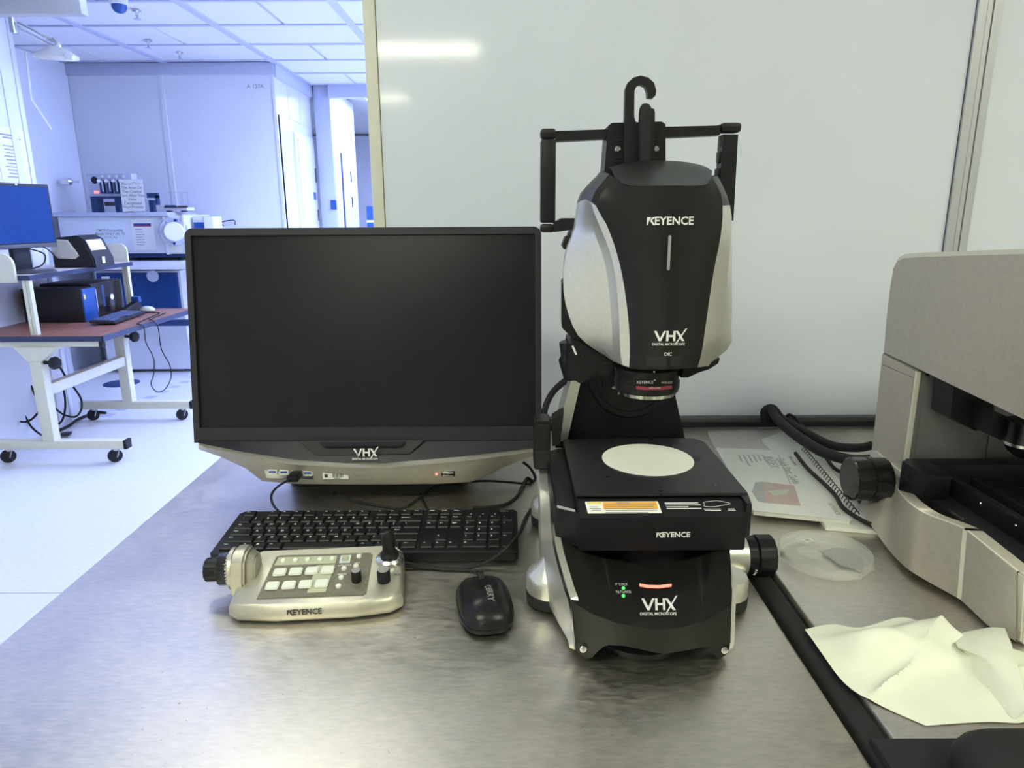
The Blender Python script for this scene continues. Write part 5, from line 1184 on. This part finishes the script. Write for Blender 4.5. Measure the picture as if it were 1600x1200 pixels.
c3_('desk_cable', 'second black cable sagging under the desk to the floor', [lp(-4, 590, 4.2), lp(20, 622, 4.2), lp(36, 645, 4.2), lp(50, 668, 4.2), lp(70, 682, 4.12), lp(88, 681, 4.1)], .0065)
c3_('desk_cable', 'black cable hanging straight behind the cream leg', [lp(40, 588, 4.3), lp(52, 610, 4.3), lp(62, 632, 4.3), lp(72, 656, 4.3), lp(84, 668, 4.28)], .0065)
c3_('desk_cable', 'black cable hanging in a deep bend past the cross beam', [lp(92, 571, 4.45), lp(105, 592, 4.45), lp(120, 612, 4.45), lp(127, 625, 4.45), lp(127, 640, 4.45), lp(118, 651, 4.45), lp(100, 648, 4.45), lp(84, 636, 4.45)], .0065)
c3_('desk_cable', 'pair of dark cables dropping beside the far leg of the desk', [lp(93, 600, 4.5), lp(100, 612, 4.5), lp(102, 635, 4.5), lp(98, 655, 4.45), lp(90, 664, 4.4)], .0065)
c3_('power_lead', 'dark power lead lying along the floor under the desk', [P(92, 673, z=.012), P(108, 665, z=.012), P(122, 655, z=.012), P(140, 648, z=.014), P(152, 644, z=.012), P(165, 645, z=.010)], .010)
c3_('monitor_cable', 'black cable from the small monitor to the printer', [(-2.80, 4.10, 1.20), (-2.74, 4.16, 1.16), (-2.76, 4.16, 1.10), (-2.82, 4.14, 1.076)], .004)
c3_('printer_cable', 'thin black cable curling into the back of the printer', [(-2.80, 4.13, 1.21), (-2.76, 4.19, 1.20), (-2.75, 4.25, 1.16), (-2.77, 4.305, 1.125)], .004)
fp = thing('power_plug', 'black plug lying on the floor behind the cream leg', 'plug', tuple(P(104, 677, z=0)))
obj('body', solid(NB(), [P(95, 679, z=.004), P(97, 675, z=.004), P(113, 674, z=.004), P(112, 677.5, z=.004)], [P(95, 679, z=.03), P(97, 675, z=.03), P(113, 674, z=.03), P(112, 677.5, z=.03)]), 'blk', fp, fp)
# notice on the left partition
nt_ = thing('wall_notice', 'white printed notice taped to the left partition', 'notice', (-3.05, 4.45, 1.75))
obj('sheet', bx(-3.05, -3.0475, 4.36, 4.655-.04, 1.59, 1.90), 'paper', nt_, nt_)
b = joinbm(bars((-3.0474, 4.488, 1.75), Y1, Z1, .1, [(-.9, .8, 1.05, .09), (-.7, .9, .88, .09)]), bars((-3.0474, 4.488, 1.70), Y1, Z1, .1, [(-.8+.1*(i % 3), .8-.13*((i*7) % 4), .9-.2*i, .07) for i in range(10)]))
obj('print', b, 'inkgr', nt_, nt_)

# ================================================================== BAY: COATER TABLE AND EQUIPMENT
tb = thing('lab_table', 'white lab table along the far blue wall under the coater', 'table', (-3.2, 6.35, 0))
obj('tabletop', bx(-3.98, -2.28, 5.98, 6.74, .925, .985, bev=.004), 'wallw', tb, tb)
for (x, y) in ((-3.93, 6.03), (-2.34, 6.03), (-3.93, 6.69), (-2.34, 6.69)): obj('leg', bx(x-.03, x+.03, y-.03, y+.03, 0, .925), 'wallw', tb, tb)
obj('front_beam', bx(-3.9, -2.31, 6.0, 6.05, .44, .49), 'meshdk', tb, tb, label='dark front beam')
ov = thing('coater', 'pale glovebox-like coating machine on the white lab table', 'machine', (-3.35, 6.45, .985))
obj('plinth', bx(-3.88, -2.86, 6.24, 6.70, 1.012, 1.05), 'meshdk', ov, ov)
for x in (-3.8, -3.36, -2.92):
    for y in (6.28, 6.66): obj('foot', lathe(NB(), [(.03, .985), (.03, 1.014)], (x, y, 0), n=12), 'rub', ov, ov)
obj('body', bx(-3.92, -2.98, 6.20, 6.72, 1.05, 1.365, bev=.008), 'wallw', ov, ov)
obj('lid', bx(-3.95, -2.95, 6.17, 6.74, 1.365, 1.40, bev=.006), 'bandw', ov, ov)
ed = obj('end_panel', bx(-3.0, -2.83, 6.185, 6.72, 1.045, 1.37, bev=.012), 'cream', ov, ov, label='beige end panel with round port')
obj('end_trim', joinbm(bx(-3.005, -2.985, 6.178, 6.72, 1.04, 1.375, bev=.004), bx(-2.845, -2.82, 6.178, 6.72, 1.04, 1.375, bev=.004)), 'wallw', ov, ov)
pq = P(272, 362, y=6.18)
obj('port_ring', lathe(NB(), [(.075, 0), (.085, .012), (.115, .016), (.12, .008), (.12, 0)], pq, (.25, -1, .05), n=36, cap=False), 'tbar', ed, ov)
obj('port_cover', lathe(NB(), [(.083, .0), (.083, .05), (.075, .06)], pq, (.45, -1, .0), n=36), 'white', ed, ov)
for (dx, dz) in ((-.06, .08), (.0, -.10), (.03, .095)): obj('port_bolt', lathe(NB(), [(.012, 0), (.012, .022)], (pq.x+dx, 6.178, pq.z+dz), (0, -1, 0), n=10), 'lcd', ed, ov)
st1 = obj('sign_sheet', solid(NB(), [P(146, 345, y=6.197), P(193, 344, y=6.197), P(196, 383, y=6.197), P(151, 383.5, y=6.197)], [p+Vector((0, .003, 0)) for p in (P(146, 345, y=6.197), P(193, 344, y=6.197), P(196, 383, y=6.197), P(151, 383.5, y=6.197))]), 'papercool', ov, ov)
tp_ = P(172, 364, y=6.1965)
obj('sign_print', joinbm(txt('CMOS Compatible', .030, tp_+Vector((0, 0, .022)), X1, Z1, bold=.01), txt('Metals ONLY (Al, Ti)', .030, tp_+Vector((0, 0, -.008)), X1, Z1, bold=.02), txt('No Au, Ag', .024, tp_+Vector((0, 0, -.036)), X1, Z1)), 'inkgr', st1, ov)
v = [P(203, 343, y=6.196), P(238, 342, y=6.196), P(245, 390, y=6.196), P(210, 391, y=6.196)]
st2 = obj('form_sheet', solid(NB(), v, [p+Vector((0, .003, 0)) for p in v]), 'paper', ov, ov)
fq = P(224, 366, y=6.1955)
obj('form_band', bars(fq, X1, Z1, .08, [(-.95, .95, 1.05, .2)]), 'lcd', st2, ov); obj('form_band', bars(fq, X1, Z1, .08, [(-.95, .95, .88, .14)]), 'red', st2, ov)
obj('form_print', bars(fq, X1, Z1, .08, [(-.85, -.05+.1*(i % 3), .5-.27*i, .06) for i in range(7)]), 'inkgr', st2, ov)
bl = thing('white_gauge_box', 'white box with blue display peeking above the big display corner', 'box', (-2.72, 6.4, .985))
obj('body', bx(-2.80, -2.62, 6.30, 6.5, .985, 1.36, bev=.01), 'white', bl, bl)
obj('display', bx(-2.79, -2.70, 6.292, 6.302, 1.25, 1.31), 'lcd', bl, bl)
obj('side_band', bx(-2.705, -2.697, 6.295, 6.302, 1.15, 1.36), 'bandw', bl, bl)
fpn = thing('flow_panel', 'blue-grey gas flow panel with four tubes standing on the coater', 'panel', (-3.48, 6.45, 1.40))
z0_, z1_ = P(150, 305, y=6.36).z, P(150, 273, y=6.36).z
obj('face', bx(-3.71, -3.32, 6.36, 6.46, z0_-.01, z1_+.01, bev=.004), 'bandw', fpn, fpn)
obj('leg', bx(-3.71, -3.65, 6.37, 6.46, 1.40, z0_-.005), 'meshdk', fpn, fpn); obj('leg', bx(-3.50, -3.465, 6.37, 6.46, 1.40, z0_-.005), 'meshdk', fpn, fpn)
obj('rail', bx(-3.69, -3.47, 6.362, 6.37, z0_-.03, z0_-.005), 'meshdk', fpn, fpn)
obj('crossbar', bx(-3.62, -3.40, 6.42, 6.44, 1.455, 1.49), 'rail', fpn, fpn)
obj('handle_slot', lathe(NB(), [(.001, .0), (.03, .001), (.001, .002)], (-3.645, 6.359, z1_-.045), (0, -1, 0), n=16), 'blk_mat', fpn, fpn).scale = (1, 1, 1)
obj('warning_light', bx(-3.66, -3.62, 6.355, 6.362, z0_+.015, z0_+.035), 'led_r', fpn, fpn, label='glowing red light')
for i in range(4):
    x = -3.575+.062*i
    ft = obj('flow_tube', bx(x-.020, x+.020, 6.335, 6.362, z0_+.012, z1_-.045, bev=.004), 'meshdk', fpn, fpn)
    obj('tube_glass', bx(x+.004, x+.012, 6.330, 6.337, z0_+.03, z1_-.05), 'white', ft, fpn)
    obj('tube_knob', lathe(NB(), [(.014, 0), (.014, .02), (.009, .025)], (x-.012, 6.335, z1_-.055), (0, -1, 0), n=14), 'white', ft, fpn)
    obj('tube_fitting', bx(x-.012, x+.012, 6.35, 6.362, z1_-.03, z1_-.005, bev=.003), 'white', ft, fpn)
gp = thing('gas_filter', 'small round in-line gas filter left of the flow panel', 'filter', tuple(P(105, 284, y=6.4)))
q = P(105, 284, y=6.4)
obj('pipe', lathe(NB(), [(.010, -.13), (.010, .10)], q, (1, 0, 0), n=10), 'chrome', gp, gp)
obj('body', lathe(NB(), [(.012, -.045), (.032, -.03), (.036, 0), (.032, .03), (.012, .045)], q, (1, 0, 0), n=20), 'chrome', gp, gp)
sg = thing('clean_area_sign', 'white paper sign reading Please Clean The Area, propped on the coater', 'sign', tuple(P(209, 330, y=6.2)))
v = [P(186, 281, y=6.22), P(222, 280, y=6.22), P(226.5, 329, y=6.165), P(192, 331, y=6.165)]
obj('sheet', solid(NB(), v, [p+Vector((0, .004, 0)) for p in v]), 'paper', sg, sg)
obj('clip', solid(NB(), [P(195, 329, y=6.185), P(203, 329, y=6.185), P(204, 331.5, y=6.185), P(196, 331.5, y=6.185)], [P(195, 329, y=6.185)+Vector((0, .05, 0)), P(203, 329, y=6.185)+Vector((0, .05, 0)), P(204, 331.5, y=6.185)+Vector((0, .05, 0)), P(196, 331.5, y=6.185)+Vector((0, .05, 0))]), 'meshdk', sg, sg)
bs_ = []
for i, t_ in enumerate(('Please Clean', 'The Area On', 'The Coating', 'Tool After You', 'Have', 'Completed', 'Your Process')): bs_.append(txt(t_, .033, P(205+.5*i, 287.5+6*i, y=6.212-.0075*i), X1, (0, .1, 1), bold=.01))
obj('print', joinbm(*bs_), 'inkgr', sg, sg)
fx = thing('small_fixture', 'dark bracket tool with wire rack on top of the coater', 'tool', tuple(P(232, 330, y=6.3)))
obj('bracket', joinbm(bx(-3.17, -3.08, 6.29, 6.33, 1.52, 1.56), bx(-3.10, -3.08, 6.29, 6.33, 1.46, 1.54), bx(-3.16, -3.12, 6.29, 6.33, 1.40, 1.50)), 'meshdk', fx, fx)
b = NB()
for i in range(5): beam(b, (-3.07+.04*i, 6.50, 1.402), (-3.07+.04*i, 6.50, 1.57), .004, .004, up=(0, 1, 0))
beam(b, (-3.08, 6.50, 1.57), (-2.9, 6.50, 1.57), .004, .004); beam(b, (-3.08, 6.50, 1.44), (-2.9, 6.50, 1.44), .004, .004); obj('wire_rack', b, 'bandw', fx, fx)
ty2 = thing('tool_tray', 'flat dark tool tray resting on the coater lid', 'tray', (-2.93, 6.4, 1.40))
obj('tray', bx(-3.05, -2.84, 6.30, 6.45, 1.412, 1.44), 'wallw', ty2, ty2); obj('tool', bx(-3.02, -2.93, 6.28, 6.31, 1.445, 1.458), 'meshdk', ty2, ty2)
obj('tool', bx(-2.91, -2.83, 6.28, 6.31, 1.445, 1.452), 'rail', ty2, ty2); obj('tray_foot', joinbm(bx(-3.03, -2.99, 6.32, 6.36, 1.40, 1.413), bx(-2.90, -2.86, 6.32, 6.36, 1.40, 1.413), bx(-3.03, -2.83, 6.285, 6.31, 1.435, 1.446)), 'rail', ty2, ty2)
pu_ = thing('pump_cabinet', 'dark ribbed cabinet with blue light in its colour standing under the white lab table', 'cabinet', (-3.15, 6.4, 0))
obj('body', bx(-3.62, -2.88, 6.12, 6.6, .03, .905), 'wallw', pu_, pu_)
mp_ = obj('grille', bx(-3.60, -2.90, 6.10, 6.125, .55, .89), 'meshdk', pu_, pu_)
for i in range(44): obj('rib', bx(-3.595+.0158*i, -3.588+.0158*i, 6.093, 6.101, .56, .88), 'lcd', mp_, pu_)
q = Vector((P(238, 424, y=6.09).x, 6.09, .862)); obj('round_badge', lathe(NB(), [(.052, 0), (.052, .006), (.042, .008), (.042, .004), (.001, .004)], q, (0, -1, 0), n=28, cap=False), 'bandw', mp_, pu_)
for x in (-3.55, -2.95): obj('foot', bx(x-.03, x+.03, 6.2, 6.5, 0, .031), 'rub', pu_, pu_)
cb_ = thing('notice_card', 'pair of pale cards fixed below the white table edge', 'card', (-3.6, 6.1, .9))
obj('card', bx(-3.36, -3.31, 6.088, 6.0925, .80, .88), 'paper', cb_, cb_)
obj('card', bx(-3.55, -3.48, 6.088, 6.0925, .79, .86), 'paper', cb_, cb_)
dh_ = thing('drawer_handle', 'thin steel pull handle on the far blue wall', 'handle', tuple(P(357, 348, y=6.78)))
a, c_ = P(348, 352, y=6.77), P(367, 350, y=6.77)
obj('bar', tube(NB(), [a+Vector((0, .018, 0)), a, a+Vector((0, -.012, .03)), c_+Vector((0, -.012, .035)), c_, c_+Vector((0, .018, 0))], .005, n=6, sub=3), 'rail', dh_, dh_)
lt = thing('letter_mark', 'tiny dark lettering high on the far blue wall', 'sign', tuple(P(399, 135, y=6.78)))
lt_ = obj('lettering', txt('A 127A', .05, P(399, 135, y=6.783), X1, Z1), 'inkgr', lt, lt); lt_['kind'] = 'stuff'
# blue thing in the passage
bb_ = thing('blue_bin', 'deep blue cabinet end in the passage by the white partition post', 'cabinet', (-1.72, 9.5, 0))
v0, v1 = P(572, 322, y=9.3), P(586, 344, y=9.3)
obj('body', bx(v0.x, v1.x+.3, 9.3, 9.7, 0.0, v0.z, bev=.01), 'lcd', bb_, bb_)
obj('white_band', bx(v0.x-.003, v1.x+.303, 9.295, 9.7, v1.z-.03, v1.z, bev=.003), 'white', bb_, bb_)
# ceiling fittings
dm = thing('dome_camera', 'dark dome camera on the bay ceiling', 'camera', (-2.49, 4.93, CEI))
q = P(186, 8, z=CEI-.04)
obj('mount', lathe(NB(), [(.055, CEI), (.052, CEI-.035), (.048, CEI-.04)], (q.x, q.y, 0), n=28), 'white', dm, dm)
obj('dome', lathe(NB(), [(.046, CEI-.038), (.044, CEI-.058), (.034, CEI-.076), (.018, CEI-.086), (.002, CEI-.088)], (q.x, q.y, 0), n=28), 'lcd', dm, dm)
def sprinkler(px, py, label):
    q = P(px, py, z=CEI-.03); t = thing('sprinkler_head', label, 'sprinkler', (q.x, q.y, CEI))
    obj('plate', lathe(NB(), [(.03, CEI), (.03, CEI-.006), (.012, CEI-.012), (.012, CEI-.03)], (q.x, q.y, 0), n=18), 'chrome', t, t)
    obj('deflector', lathe(NB(), [(.008, CEI-.03), (.008, CEI-.05), (.024, CEI-.052), (.024, CEI-.055)], (q.x, q.y, 0), n=18), 'bandw', t, t)
sprinkler(214, 24, 'small sprinkler head near the dome camera')
sprinkler(281, 88, 'small sprinkler head where the ceiling meets the far blue wall')
sprinkler(232, 70, 'small sprinkler head in the middle of the far ceiling rows')
el = thing('examination_lamp', 'chrome arm lamp reaching from the left partition below the ceiling', 'lamp', (-3.04, 4.63, 2.5))
pa_ = [P(27, 36, y=4.66), P(50, 47, y=4.68), P(68, 57, y=4.7), P(84, 63, y=4.72)]
obj('arm', tube(NB(), pa_, .013, n=10), 'chrome', el, el)
obj('arm_rod', tube(NB(), [p+Vector((0, 0, -.03)) for p in pa_], .006, n=8), 'chrome', el, el)
obj('wall_mount', lathe(NB(), [(.03, -.05), (.03, .05)], (-3.045, 4.665, P(27, 38, y=4.66).z), (0, 0, 1), n=16), 'chrome', el, el)
obj('elbow', tube(NB(), [P(84, 60, y=4.72), P(90, 68, y=4.72), P(91, 77, y=4.72)], .017, n=10), 'chrome', el, el)
q = P(88, 89, y=4.72)
obj('lamp_head', lathe(NB(), [(.02, .065), (.07, .04), (.12, .012), (.127, -.004), (.118, -.014), (.11, -.010)], q, (.1, -.2, 1), n=32), 'greylt', el, el)
obj('handle', lathe(NB(), [(.018, 0), (.022, .03), (.016, .06)], P(104, 86, y=4.66), (.9, -.3, -.35), n=16), 'white', el, el)
obj('spring_rod', tube(NB(), [P(40, 80, y=4.68), P(49, 155, y=4.68), P(81, 203, y=4.7)], .006, n=6, sub=0), 'white', el, el)
# floor marks
ht_ = thing('hazard_tape', 'striped white and blue-grey tape line on the floor under the desk', 'tape', tuple(P(220, 625, z=0)))
p0, p1 = P(150, 657, z=0), P(310, 588, z=0); dd = (p1-p0).normalized(); nn_ = Vector((-dd.y, dd.x, 0))
L_ = (p1-p0).length; n_ = 16
for i in range(n_):
    a, c_ = p0+dd*(L_*i/n_), p0+dd*(L_*(i+1)/n_-.004)
    obj('tape_piece', solid(NB(), [a-nn_*.04+Z1*.001, c_-nn_*.04+Z1*.001, c_+nn_*.04+Z1*.001, a+nn_*.04+Z1*.001], [a-nn_*.04, c_-nn_*.04, c_+nn_*.04, a+nn_*.04]), 'bandw' if i % 2 else 'white', ht_, ht_)
q = P(190, 599, z=0)
fc = thing('floor_cover', 'round dark floor cover beyond the rolling desk', 'cover', tuple(q))
obj('plate', lathe(NB(), [(.14, .0), (.14, .004), (.12, .008), (.02, .009)], q, n=32), 'meshdk', fc, fc)
